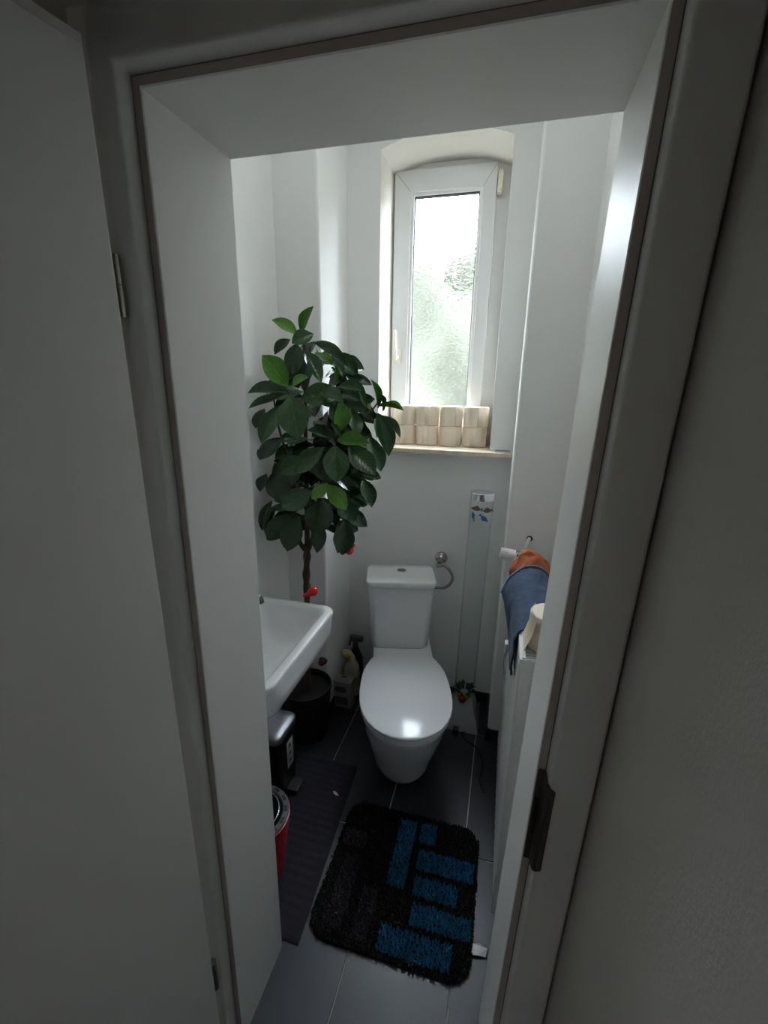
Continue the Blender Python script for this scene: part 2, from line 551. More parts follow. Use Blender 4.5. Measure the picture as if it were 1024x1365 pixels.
# handle: rosette with a lever pointing up
HX, HZ = -0.551, 1.735
bm = B(); loft(bm, [rrect(HX - 0.013, HX + 0.016, HZ - 0.03, HZ + 0.036, 0.008, k) for k in (0, 0.009)])
for v in bm.verts: v.co = (v.co.x, YS - v.co.z, v.co.y)
h = obj('window_handle', bm, 'handle', win, bevel=0.002)
bm = B()
tube(bm, [(HX, YS - 0.008, HZ), (HX, YS - 0.035, HZ)], 0.009, 12)
tube(bm, smooth_path([(HX - 0.001, YS - 0.034, HZ - 0.012), (HX - 0.002, YS - 0.040, HZ + 0.02), (HX - 0.005, YS - 0.042, HZ + 0.07), (HX - 0.007, YS - 0.042, HZ + 0.122)], 5), [0.0085] * 8 + [0.0075] * 7 + [0.006], 10)
obj('lever', bm, 'handle', h, smooth=True)
bm = B()
loft(bm, [rrect(-0.128, -0.108, YS - 0.006, YS + 0.03, 0.004, z) for z in (2.405, 2.49)])
tube(bm, [(-0.112, YS - 0.008, 2.415), (-0.112, YS - 0.008, 2.478)], 0.008, 10)
obj('hinge', bm, 'handle', win, bevel=0.002)
bm = B(); box(bm, -0.129, -0.122, YS + 0.004, YS + 0.022, 2.43, 2.465)
obj('hinge_bracket', bm, 'darkchrome', win)
bm = B(); box(bm, -0.60, PRX - 0.001, 2.035, YS + 0.05, 1.303, 1.325)
obj('window_sill', bm, 'marble', win, bevel=0.004)

# door wall, hall shell
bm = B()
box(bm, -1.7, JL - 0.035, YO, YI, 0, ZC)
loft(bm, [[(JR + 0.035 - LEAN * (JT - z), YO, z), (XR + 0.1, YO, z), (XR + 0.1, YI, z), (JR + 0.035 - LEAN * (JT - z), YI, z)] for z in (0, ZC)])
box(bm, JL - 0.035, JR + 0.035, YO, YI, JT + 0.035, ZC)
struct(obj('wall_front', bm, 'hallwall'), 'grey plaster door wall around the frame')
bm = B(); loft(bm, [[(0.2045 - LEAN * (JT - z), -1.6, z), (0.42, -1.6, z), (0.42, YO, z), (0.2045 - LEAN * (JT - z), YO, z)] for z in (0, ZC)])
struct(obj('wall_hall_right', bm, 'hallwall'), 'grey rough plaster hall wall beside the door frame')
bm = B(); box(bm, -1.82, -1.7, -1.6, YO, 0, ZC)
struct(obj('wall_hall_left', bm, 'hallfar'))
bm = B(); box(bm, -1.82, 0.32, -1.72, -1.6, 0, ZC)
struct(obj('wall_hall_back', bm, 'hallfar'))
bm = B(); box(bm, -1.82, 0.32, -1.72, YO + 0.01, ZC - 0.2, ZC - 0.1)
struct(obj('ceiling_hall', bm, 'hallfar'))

# door frame: swept profile of liner, stop, rebate and rounded casing
def sweep(bm, prof):
    lines = []
    for o_, y in prof:
        lines.append([(JL - o_, y, 0.0), (JL - o_, y, JT + o_), (JR + o_, y, JT + o_), (JR + o_ - LEAN * JT, y, 0.0)])
    Rr = [[bm.verts.new(p) for p in l] for l in lines]
    for a, b in zip(Rr, Rr[1:]):
        for k in range(3):
            bm.faces.new((a[k], a[k + 1], b[k + 1], b[k]))
prof = [(0.03, 0.830), (0.002, 0.830), (0.0, 0.8285), (0.0, 0.6240), (0.0014, 0.6218)]
frame = sempty('trim_2', 'pale grey lacquered door frame around the toilet doorway')
bm = B(); sweep(bm, prof)
obj('liner', bm, 'frame', frame)
cas = [(0.0145, 0.6225), (0.0152, 0.612), (0.0163, 0.603), (0.0170, 0.599), (0.0183, 0.596), (0.0205, 0.5945), (0.0235, 0.594), (0.075, 0.594), (0.0790, 0.595), (0.0805, 0.598), (0.081, 0.604), (0.081, 0.612)]
bm = B(); sweep(bm, cas)
obj('casing', bm, 'frame', frame, smooth=True)
bm = B(); sweep(bm, [(0.0014, 0.6220), (0.0016, 0.6216), (0.0128, 0.6216), (0.0130, 0.6240)])
obj('stop_strip', bm, 'stop', frame)
bm = B(); sweep(bm, [(0.0126, 0.6226), (0.0148, 0.6226)])
obj('seal', bm, 'seal', frame, smooth=True)
# latch plate in the right rebate
bm = B()
pz0, pz1 = 0.845, 1.03
path = [(JR + 0.0035, 0.6195), (JR + 0.0125, 0.6185), (JR + 0.0138, 0.610), (JR + 0.0155, 0.598), (JR + 0.0195, 0.5925), (JR + 0.027, 0.5920)]
def plate(off):
    out = []
    for k, (x, y) in enumerate(path):
        d = 0.0 if k < 3 else 0.012 * (k - 2) / 3
        za, zb = pz0 + d, pz1 - d
        out.append(((x - off - LEAN * (JT - za), y - off, za), (x - off - LEAN * (JT - zb), y - off, zb)))
    return out
A_ = [[bm.verts.new(p) for p in q] for q in plate(0.0)]
B_ = [[bm.verts.new(p) for p in q] for q in plate(0.0015)]
for S_ in (A_, B_):
    for a, b in zip(S_, S_[1:]):
        bm.faces.new((a[0], b[0], b[1], a[1]))
for k in (0, 1):
    for i in range(len(A_) - 1):
        bm.faces.new((A_[i][k], A_[i + 1][k], B_[i + 1][k], B_[i][k]))
sp = obj('strike_plate', bm, 'bronze', frame)
bm = B(); box(bm, JR + 0.0050 - LEAN * 1.05, JR + 0.0105 - LEAN * 1.05, 0.6160, 0.6180, 0.90, 0.975)
obj('latch_slot', bm, 'hole', sp)
# door leaf, opened towards the hall; hinges at its edge
door = sempty('door_1', 'pale grey flush door leaf opened towards the hall')
LW, LT = 0.66, 0.040
ang = math.radians(101.0)
bm = B()
box(bm, 0.0, LW, -0.024, 0.0, 0.012, 2.018)
lf = obj('leaf', bm, 'leafdoor', door, bevel=0.0025)
bm = B()
box(bm, 0.012, LW - 0.012, -0.0005, 0.014, 0.012, 1.996)
obj('leaf_rebate', bm, 'leafdoor', door, bevel=0.001)
def hinge_set(zc, vis):
    bm = B()
    tube(bm, [(-0.010, -0.014, zc - 0.042), (-0.010, -0.014, zc - 0.0008)], 0.0092, 14)
    hg = obj('hinge', bm, 'steel', door, smooth=False)
    bm = B()
    tube(bm, [(-0.010, -0.014, zc + 0.0008), (-0.010, -0.014, zc + 0.040)], 0.0092, 14)
    obj('hinge_knuckle', bm, 'steel', hg)
    bm = B(); box(bm, -0.010, 0.012, -0.0175, -0.0105, zc - 0.03, zc + 0.035)
    obj('hinge_strap', bm, 'steel', hg)
hinge_set(1.738, True)
hinge_set(0.30, True)
DL = V((-0.5385, 0.570, 0))
# local +x runs from the hinge edge outwards into the hall
door.matrix_world = Matrix.Translation(DL + V((0.0115, 0, 0))) @ Matrix.Rotation(-0.0092, 4, 'Y') @ Matrix.Rotation(math.radians(-101.0), 4, 'Z')

# dark tile baseboards
bm = B(); box(bm, PLX + 0.001, PRX - 0.001, YB - 0.009, YB, 0, 0.06)
struct(obj('baseboard_back', bm, 'tile', bevel=0.001, seg=1))
bm = B(); box(bm, PRX - 0.001, XR, PRY - 0.009, PRY + 0.004, 0, 0.06)
box(bm, PRX - 0.009, PRX + 0.004, PRY - 0.009, YB - 0.009, 0, 0.06)
struct(obj('baseboard_right', bm, 'tile'))
bm = B(); box(bm, XL, PLX + 0.009, PLY - 0.009, PLY + 0.004, 0, 0.06)
box(bm, PLX - 0.004, PLX + 0.009, PLY - 0.009, YB - 0.009, 0, 0.06)
struct(obj('baseboard_left', bm, 'tile'))
bm = B(); box(bm, XL, XL + 0.009, YI, PLY - 0.01, 0, 0.06)
struct(obj('baseboard_side', bm, 'tile'))

# outside: lawn and hedge seen blurred through the patterned pane
bm = B(); box(bm, -9, 8, 2.7, 14, -0.6, -0.5)
struct(obj('lawn', bm, 'lawn'), 'green ground outside the window')
rng = random.Random(7)
bm = B()
def blob(cx, cy, cz, r):
    ret = bmesh.ops.create_icosphere(bm, subdivisions=3, radius=r)
    for v in ret['verts']:
        n_ = noise.noise(v.co * (2.2 / r) + V((cx, cy, cz)))
        v.co = v.co * (1 + 0.45 * n_) + V((cx, cy, cz))
for k in range(44):
    blob(-4.2 + (k % 16) * 0.5 + rng.uniform(-.2, .2), 5.6 + rng.uniform(-.4, .6), rng.uniform(0.4, 2.7), rng.uniform(0.6, 0.95))
hd = obj('hedge', bm, 'hedge', smooth=True)
tag(hd, 'blurred green hedge outside behind the patterned window pane', 'hedge')
hd['kind'] = 'stuff'

# ================================================================== TOILET
toilet = thing('toilet', 'white close-coupled toilet with closed lid below the window', 'toilet', (-0.450, 2.021, 0), math.radians(15.0))
U0 = 0.014
def half_w(prof, v):
    for (a, wa), (b, wb) in zip(prof, prof[1:]):
        if a <= v <= b:
            t = (v - a) / (b - a) if b > a else 0
            return wa + (wb - wa) * t
    return 0.0
LID = [(0.232, 0.098), (0.242, 0.118), (0.256, 0.133), (0.280, 0.148), (0.326, 0.166), (0.361, 0.176), (0.40, 0.182), (0.44, 0.1855), (0.50, 0.187), (0.556, 0.1845), (0.60, 0.178), (0.64, 0.166), (0.675, 0.149), (0.709, 0.122), (0.733, 0.093), (0.750, 0.062), (0.759, 0.032), (0.762, 0.0)]
def outline(z, sv=1.0, sw=1.0, v0=0.232, vb=None, n=None):
    """closed plan outline of the lid, scaled; local -y is forward"""
    vb = v0 if vb is None else vb
    L_ = 0.762 - 0.232
    right = []
    for v, wd in LID:
        right.append((wd * sw, vb + (v - 0.232) / L_ * (0.762 * sv - vb)))
    pts = [(U0 + a, -b, z) for a, b in right] + [(U0 - a, -b, z) for a, b in reversed(right[:-1])]
    return pts
# pedestal and bowl body
bm = B()
lv = [(0.000, 0.742, 0.70, 0.10), (0.012, 0.750, 0.72, 0.10), (0.05, 0.772, 0.75, 0.10), (0.10, 0.802, 0.795, 0.11), (0.16, 0.845, 0.85, 0.13), (0.22, 0.887, 0.895, 0.15), (0.28, 0.927, 0.935, 0.18), (0.33, 0.962, 0.925, 0.21), (0.36, 0.982, 0.972, 0.225), (0.372, 0.986, 0.98, 0.228), (0.377, 0.980, 0.968, 0.232)]
loft(bm, [outline(z, sv, sw, vb=vb) for z, sv, sw, vb in lv])
obj('bowl', bm, 'ceramic', toilet, smooth=True)
# rear block that carries the tank
bm = B()
loft(bm, [rrect(U0 - hw, U0 + hw, -yf, -0.005, 0.03, z) for z, hw, yf in ((0, .085, .20), (.1, .09, .22), (.22, .105, .25), (.33, .128, .27), (.385, .138, .275), (.395, .1385, .275), (.399, .136, .272))])
obj('tank_shelf', bm, 'ceramic', toilet, smooth=False, bevel=0.003)
# seat and lid
bm = B()
loft(bm, [outline(0.378, .988, .975, vb=.245), outline(0.380, .994, .988, vb=.242), outline(0.390, .996, .992, vb=.24), outline(0.393, .990, .98, vb=.245)])
obj('seat', bm, 'lidplastic', toilet, smooth=True)
bm = B()
VC = 0.505
def dome(s, z):
    return [(U0 + (x - U0) * s, -(VC + (-y - VC) * s), z) for x, y, _ in outline(0)]
RDOME = 1.45
def zd(s): return 0.4265 - (s * 0.245) ** 2 / (2 * RDOME)
loft(bm, [outline(0.3945, .990, .985, vb=.240), dome(.997, 0.396), dome(1.0, 0.401)] + [dome(s, zd(s) - dz) for s, dz in ((.998, .0015), (.990, .0003), (.97, 0), (.92, 0), (.85, 0), (.75, 0), (.62, 0), (.48, 0), (.34, 0), (.2, 0), (.08, 0))])
obj('lid', bm, 'lidplastic', toilet, smooth=True)
for s in (-1, 1):
    bm = B(); tube(bm, [(U0 + s * 0.075 - 0.02, -0.243, 0.399), (U0 + s * 0.075 + 0.02, -0.243, 0.399)], 0.008, 12)
    obj('lid_hinge', bm, 'lidplastic', toilet)
# tank
bm = B()
loft(bm, [rrect(-hx, hx, -yf, -0.006, 0.034, z, 8) for z, hx, yf in ((.3995, .130, .182), (.404, .134, .186), (.44, .137, .189), (.60, .147, .192), (.712, .153, .194), (.715, .152, .193))])
obj('tank', bm, 'ceramic', toilet, smooth=True)
bm = B()
loft(bm, [rrect(-hx, hx, -yf, yb, r, z, 8) for z, hx, yf, yb, r in ((.7165, .152, .197, .001, .034), (.7185, .160, .206, .004, .036), (.742, .161, .207, .004, .036), (.7475, .1585, .2045, .002, .034), (.7505, .153, .199, -.003, .03), (.752, .11, .155, -.05, .02))])
obj('tank_lid', bm, 'ceramic', toilet, smooth=True)
bm = B(); lathe(bm, [(0.0235, 0), (0.0235, .003), (0.0215, .0042), (0.0195, .0035), (.0195, .002)], n=32)
for v in bm.verts: v.co += V((0.004, -0.075, 0.7515))
fb = obj('flush_button', bm, 'chrome', toilet, smooth=False)
for s, nm in ((-1, 'half_flush'), (1, 'full_flush')):
    bm = B()
    k = 12
    rr = 0.0185
    a0 = 0.18
    pts = [(rr * math.cos(a), rr * math.sin(a)) for a in [a0 + (PI - 2 * a0) * i / k for i in range(k + 1)]]
    loft(bm, [[(0.004 + (x if s > 0 else -x), -0.075 + s * y, z) for x, y in pts] for z in (.7525, .7552)])
    obj(nm, bm, 'steel', fb, smooth=False)

# ================================================================== WASHBASIN
basin = thing('washbasin', 'white ceramic washbasin on the left wall', 'washbasin', (0, 0, 0))
sx0, sx1, sy0, sy1 = XL, -0.526, 0.864, 1.350
def srect(ix0, ix1, iy, r, z):
    return rrect(sx0 + ix0, sx1 - ix1, sy0 + iy, sy1 - iy, r, z, 7)
bm = B()
rings = [srect(0, .075, .09, .05, .706), srect(0, .040, .05, .055, .714), srect(0, .020, .026, .055, .728), srect(0, .010, .012, .052, .748), srect(0, .005, .006, .05, .78),
         srect(0, .001, .001, .046, .830), srect(0, .0, .0, .045, .842), srect(0, .0015, .0015, .044, .8475), srect(.0, .006, .006, .042, .850), srect(.085, .026, .024, .035, .850), srect(.092, .032, .030, .035, .846),
         srect(.098, .038, .036, .04, .832), srect(.108, .055, .050, .05, .795), srect(.125, .085, .075, .06, .762), srect(.15, .13, .12, .06, .748), srect(.18, .18, .20, .02, .744)]
loft(bm, rings)
obj('bowl', bm, 'ceramic', basin, smooth=True)
bm = B(); lathe(bm, [(0.024, .7445), (0.024, .747), (0.018, .748), (0.012, .7475)], cx=-0.735, cy=1.107, n=24)
obj('drain', bm, 'chrome', basin)
tap = B()
tube(tap, [(-0.872, 1.107, .850), (-0.872, 1.107, .862)], .026, 20)
tube(tap, [(-0.872, 1.107, .862), (-0.872, 1.107, .975)], .019, 20)
tube(tap, smooth_path([(-0.872, 1.107, .945), (-0.80, 1.107, .975), (-0.720, 1.107, .986), (-0.686, 1.107, .974), (-0.680, 1.107, .960)], 6), .0125, 14)
tp = obj('tap', tap, 'darkchrome', basin, smooth=True)
bm = B(); tube(bm, [(-0.872, 1.107, .977), (-0.872, 1.107, .992)], .019, 20)
tube(bm, [(-0.872, 1.107, .988), (-0.80, 1.107, 1.02)], [.008, .006], 10)
obj('tap_lever', bm, 'darkchrome', tp, smooth=True)
bm = B()
tube(bm, [(-0.735, 1.107, .70), (-0.735, 1.107, .60)], .016, 16)
tube(bm, [(-0.735, 1.107, .62), (-0.735, 1.107, .52)], .032, 20)
tube(bm, [(-0.735, 1.107, .575), (XL + 0.001, 1.107, .575)], .016, 16)
obj('trap', bm, 'chrome', basin, smooth=False)

# ================================================================== POTTED TREE
tree = thing('potted_tree', 'artificial broad-leaved potted tree between washbasin and window', 'plant', (-0.80, 1.645, 0))
T0 = V((-0.80, 1.645, 0))
def rel(p): return tuple(V(p) - T0)
bm = B(); lathe(bm, [(.092, 0), (.098, .004), (.116, .245), (.119, .248), (.119, .262), (.113, .262), (.110, .235), (.0, .234)], n=40, cap1=False)
pot = obj('pot', bm, 'darkpot', tree, smooth=False, bevel=0.0)
bm = B(); lathe(bm, [(.1095, .232), (.09, .240), (.05, .243), (.001, .244)], n=28, cap0=False)
obj('soil', bm, 'soil', tree, smooth=True)
bm = B()
tp_ = smooth_path([rel(p) for p in ((-0.785, 1.640, .235), (-0.775, 1.62, .40), (-0.768, 1.612, .60), (-0.757, 1.602, .76), (-0.757, 1.600, .83), (-0.750, 1.598, .92), (-0.748, 1.598, .97))], 6)
rr = [(.0145 + .0025 * math.sin(i * 1.1)) * (1.1 if i in (20, 21, 22) else 1) for i in range(len(tp_))]
tube(bm, tp_, rr, 12)
for q in (((-0.748, 1.598, .94), (-0.775, 1.585, .985), (-0.785, 1.57, 1.10), (-0.79, 1.56, 1.30)),
          ((-0.748, 1.598, .94), (-0.728, 1.60, .99), (-0.705, 1.60, 1.10), (-0.67, 1.59, 1.28)),
          ((-0.748, 1.598, .96), (-0.744, 1.60, 1.15), (-0.735, 1.59, 1.45), (-0.72, 1.57, 1.70), (-0.716, 1.545, 1.79))):
    pp = smooth_path([rel(x) for x in q], 6)
    tube(bm, pp, [.011 - .007 * i / len(pp) for i in range(len(pp))], 9)
obj('trunk', bm, 'bark', tree, smooth=True)
for q in (((-0.67, 1.59, 1.28), (-0.60, 1.57, 1.37), (-0.52, 1.56, 1.45), (-0.445, 1.565, 1.545)),
          ((-0.60, 1.57, 1.37), (-0.54, 1.55, 1.39), (-0.49, 1.54, 1.41), (-0.465, 1.545, 1.435)),
          ((-0.79, 1.56, 1.30), (-0.81, 1.52, 1.45), (-0.80, 1.47, 1.58)),
          ((-0.72, 1.57, 1.60), (-0.70, 1.55, 1.66), (-0.68, 1.53, 1.73)),
          ((-0.735, 1.59, 1.35), (-0.66, 1.50, 1.36), (-0.62, 1.44, 1.37)),
          ((-0.785, 1.57, 1.10), (-0.82, 1.56, 1.14), (-0.86, 1.55, 1.16)),
          ((-0.705, 1.60, 1.10), (-0.66, 1.56, 1.15), (-0.62, 1.54, 1.18)),
          ((-0.735, 1.59, 1.20), (-0.71, 1.50, 1.24), (-0.70, 1.43, 1.25))):
    bm = B()
    pp = smooth_path([rel(x) for x in q], 5)
    tube(bm, pp, [.0055 - .003 * i / len(pp) for i in range(len(pp))], 7)
    obj('twig', bm, 'branch', tree, smooth=True)

# leaves: unit blades with a folded midrib; x across, y along
rng = random.Random(11)
def leaf_mesh(fold, droop, seed):
    r = random.Random(seed)
    NL, NWD = 9, 2
    verts, faces = [], []
    for i in range(NL + 1):
        t = i / NL
        wd = 0.5 * (math.sin(PI * t ** 1.12)) ** 0.78 if 0 < t < 1 else 0.0
        wd = max(wd, 0.02 if t < 0.05 else 0.0)
        if t > 0.93: wd *= 0.62
        for j in range(-NWD, NWD + 1):
            u = j / NWD
            zf = fold * abs(u) * wd + 0.02 * math.sin(t * 9 + seed) * abs(u)
            zd = -droop * t * t
            verts.append((u * wd, t - 0.10 * droop * t * t, (zf, zd)))
    n = 2 * NWD + 1
    for i in range(NL):
        for j in range(n - 1):
            a = i * n + j
            faces.append((a, a + 1, a + n + 1, a + n))
    return verts, faces
leaf_cache = {}
def add_leaf(P, Q, W, shade, nrm, droop=0.12, fold=0.28):
    P, Q = V(P), V(Q)
    d = Q - P
    L_ = d.length
    yv = d.normalized()
    xv = yv.cross(nrm)
    xv = xv.normalized() if xv.length > 1e-4 else yv.orthogonal().normalized()
    zv = xv.cross(yv)
    var = rng.randrange(3)
    key = (shade, var)
    if key not in leaf_cache:
        vs, fs = leaf_mesh(fold + 0.12 * var, 0.10 + 0.07 * var, var * 3 + shade)
        # normalised blade: width 1, length 1; depth terms already scaled for typical leaves
        co = [(x, y, a * 0.85 + b * 0.7) for x, y, (a, b) in vs]
        me = bpy.data.meshes.new('leaf')
        me.from_pydata(co, [], fs)
        me.materials.append(M['leaf%d' % shade])
        for p in me.polygons: p.use_smooth = True
        leaf_cache[key] = me
    o = bpy.data.objects.new('leaf', leaf_cache[key])
    C.objects.link(o)
    o.parent = tree
    mw = Matrix.Identity(4)
    # keep the blade's tip at Q: lift the base direction against the droop
    for i in range(3):
        mw[i][0] = xv[i] * W
        mw[i][1] = yv[i] * L_
        mw[i][2] = zv[i] * L_ * 0.8
    base = P - T0
    mw[0][3], mw[1][3], mw[2][3] = base
    o.matrix_local = mw
    return o
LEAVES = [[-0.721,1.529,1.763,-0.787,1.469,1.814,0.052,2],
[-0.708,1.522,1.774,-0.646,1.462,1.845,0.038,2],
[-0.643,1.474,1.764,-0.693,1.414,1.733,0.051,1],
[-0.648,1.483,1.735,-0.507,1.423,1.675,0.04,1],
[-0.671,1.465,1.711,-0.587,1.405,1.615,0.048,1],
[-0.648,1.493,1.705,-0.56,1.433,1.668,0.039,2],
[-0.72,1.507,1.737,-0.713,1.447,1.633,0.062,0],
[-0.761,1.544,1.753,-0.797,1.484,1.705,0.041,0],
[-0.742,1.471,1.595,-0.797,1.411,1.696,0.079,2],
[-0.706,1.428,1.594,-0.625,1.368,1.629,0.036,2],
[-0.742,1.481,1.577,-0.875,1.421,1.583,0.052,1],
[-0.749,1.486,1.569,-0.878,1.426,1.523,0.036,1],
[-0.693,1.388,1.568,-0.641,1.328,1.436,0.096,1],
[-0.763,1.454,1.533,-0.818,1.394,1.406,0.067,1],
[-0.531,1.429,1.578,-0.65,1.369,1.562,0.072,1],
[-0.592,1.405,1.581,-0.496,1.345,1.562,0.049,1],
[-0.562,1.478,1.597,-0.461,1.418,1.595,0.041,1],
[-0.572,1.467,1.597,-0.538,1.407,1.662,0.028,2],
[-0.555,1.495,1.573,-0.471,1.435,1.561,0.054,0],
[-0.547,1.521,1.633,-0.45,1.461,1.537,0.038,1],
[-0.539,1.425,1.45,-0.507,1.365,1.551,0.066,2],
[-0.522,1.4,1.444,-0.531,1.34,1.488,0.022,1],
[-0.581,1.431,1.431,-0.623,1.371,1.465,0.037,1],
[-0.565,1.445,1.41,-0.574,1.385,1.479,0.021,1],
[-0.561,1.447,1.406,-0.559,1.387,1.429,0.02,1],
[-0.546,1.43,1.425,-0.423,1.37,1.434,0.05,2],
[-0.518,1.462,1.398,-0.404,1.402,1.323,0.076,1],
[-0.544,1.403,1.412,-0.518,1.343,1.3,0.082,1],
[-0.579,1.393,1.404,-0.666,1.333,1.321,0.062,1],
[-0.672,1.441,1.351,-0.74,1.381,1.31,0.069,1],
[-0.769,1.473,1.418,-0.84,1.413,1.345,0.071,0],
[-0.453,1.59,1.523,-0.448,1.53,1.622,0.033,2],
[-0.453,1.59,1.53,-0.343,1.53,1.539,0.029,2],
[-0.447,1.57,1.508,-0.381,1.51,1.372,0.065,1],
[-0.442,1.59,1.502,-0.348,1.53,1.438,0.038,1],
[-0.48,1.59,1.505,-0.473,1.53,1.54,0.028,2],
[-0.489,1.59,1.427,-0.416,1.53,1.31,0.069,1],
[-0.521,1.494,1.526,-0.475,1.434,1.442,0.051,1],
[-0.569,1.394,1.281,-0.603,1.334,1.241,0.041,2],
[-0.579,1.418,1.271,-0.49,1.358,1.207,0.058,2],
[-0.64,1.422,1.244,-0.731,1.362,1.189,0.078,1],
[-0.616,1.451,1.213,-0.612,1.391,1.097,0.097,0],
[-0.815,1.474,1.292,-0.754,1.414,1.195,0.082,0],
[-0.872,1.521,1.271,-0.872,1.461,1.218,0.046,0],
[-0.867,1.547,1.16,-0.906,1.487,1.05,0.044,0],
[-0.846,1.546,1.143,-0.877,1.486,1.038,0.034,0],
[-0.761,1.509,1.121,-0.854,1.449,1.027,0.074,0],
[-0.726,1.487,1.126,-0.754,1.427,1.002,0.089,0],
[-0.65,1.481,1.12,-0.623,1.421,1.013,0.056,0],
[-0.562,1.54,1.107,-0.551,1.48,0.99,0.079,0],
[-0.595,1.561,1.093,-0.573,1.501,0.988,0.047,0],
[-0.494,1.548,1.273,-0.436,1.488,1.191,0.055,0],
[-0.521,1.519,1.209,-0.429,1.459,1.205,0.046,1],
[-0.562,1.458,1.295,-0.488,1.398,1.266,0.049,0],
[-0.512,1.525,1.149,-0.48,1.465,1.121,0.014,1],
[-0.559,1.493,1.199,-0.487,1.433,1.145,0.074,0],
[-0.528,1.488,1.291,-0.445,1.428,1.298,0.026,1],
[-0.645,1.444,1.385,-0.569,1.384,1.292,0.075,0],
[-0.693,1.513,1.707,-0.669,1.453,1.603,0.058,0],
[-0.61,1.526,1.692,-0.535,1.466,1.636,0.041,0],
[-0.897,1.556,1.512,-0.907,1.496,1.445,0.055,0],
[-0.915,1.563,1.364,-0.913,1.503,1.336,0.038,0],
[-0.75,1.484,1.331,-0.724,1.424,1.255,0.079,0],
[-0.577,1.473,1.351,-0.572,1.413,1.252,0.076,0],
[-0.515,1.503,1.376,-0.46,1.443,1.338,0.051,0],
[-0.441,1.61,1.514,-0.421,1.55,1.575,0.023,1],
[-0.468,1.61,1.487,-0.441,1.55,1.425,0.035,0]]
EYE = V((0, 0, 1.61))
for bx_, by_, bz_, qx, qy, qz, W, sh in LEAVES:
    P, Q = V((max(bx_, -.885), by_, bz_)), V((max(qx, -.893), qy, qz))
    mid = (P + Q) / 2
    out_ = (mid - V((-0.72, 1.62, mid.z - 0.10))).normalized()
    n = (out_ * 0.7 + V((0.45, -0.75, 0.45)) + V((rng.uniform(-.35, .35), rng.uniform(-.3, .3), rng.uniform(-.25, .35)))).normalized()
    add_leaf(P, Q, W * 1.06, sh, n)
# inner leaves filling the crown
cnt = 0
while cnt < 195:
    a = rng.uniform(0, 2 * PI)
    h = rng.uniform(-1, 1)
    rad = math.sqrt(max(0, 1 - h * h)) * rng.uniform(0.25, 0.86)
    p = V((-0.705 + 0.205 * rad * math.cos(a), 1.635 + 0.12 * rad * math.sin(a), 1.39 + 0.37 * h))
    if cnt % 6 == 0: p = V((-.655 + rng.uniform(-.045, .04), 1.61 + rng.uniform(-.03, .04), 1.405 + rng.uniform(-.07, .07)))
    out_ = V((math.cos(a), math.sin(a), rng.uniform(-0.9, 0.35))).normalized()
    L_ = rng.uniform(0.09, 0.13)
    q = p + out_ * L_
    if q.x < -0.885 or q.y > 1.80 or (q.y > 1.755 and q.x < -0.735) or q.z > 1.70 or q.z < 1.02: continue
    rr2 = min(1.0, ((p.x + 0.715) / 0.24) ** 2 + ((p.z - 1.40) / 0.46) ** 2)
    if min(p.y, q.y) < 1.60 - 0.15 * math.sqrt(1 - rr2): continue
    n = (out_ * 0.4 + V((rng.uniform(-.5, .5), -0.75 + rng.uniform(-.3, .3), 0.55))).normalized()
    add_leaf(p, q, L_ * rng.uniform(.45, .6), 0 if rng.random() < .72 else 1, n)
    cnt += 1

# red ornaments in and under the tree
def ornament(loc, rot, label, sc=1.0):
    bm = B()
    prof = [(0.0005, -.021), (.008, -.0195), (.0145, -.014), (.0185, -.005), (.019, .003), (.0165, .012), (.0115, .019), (.0085, .025), (.0078, .034), (.0075, .042), (.004, .0445)]
    lathe(bm, [(r * sc, z * sc) for r, z in prof], n=20)
    o = obj('ornament', bm, 'red', smooth=True)
    o.location = loc
    o.rotation_euler = rot
    return o
tag(ornament((-0.697, 1.53, .800), (0.2, math.radians(-118), 0.1), 'x', 1.0), 'red rounded ornament at the tree trunk behind the washbasin', 'ornament', 'red ornaments at the tree')
o = ornament((-0.565, 1.60, .966), (0.3, math.radians(35), 0.2), 'x', .9)
tag(o, 'red ornament peeking out under the lowest hanging leaf', 'ornament', 'red ornaments at the tree')

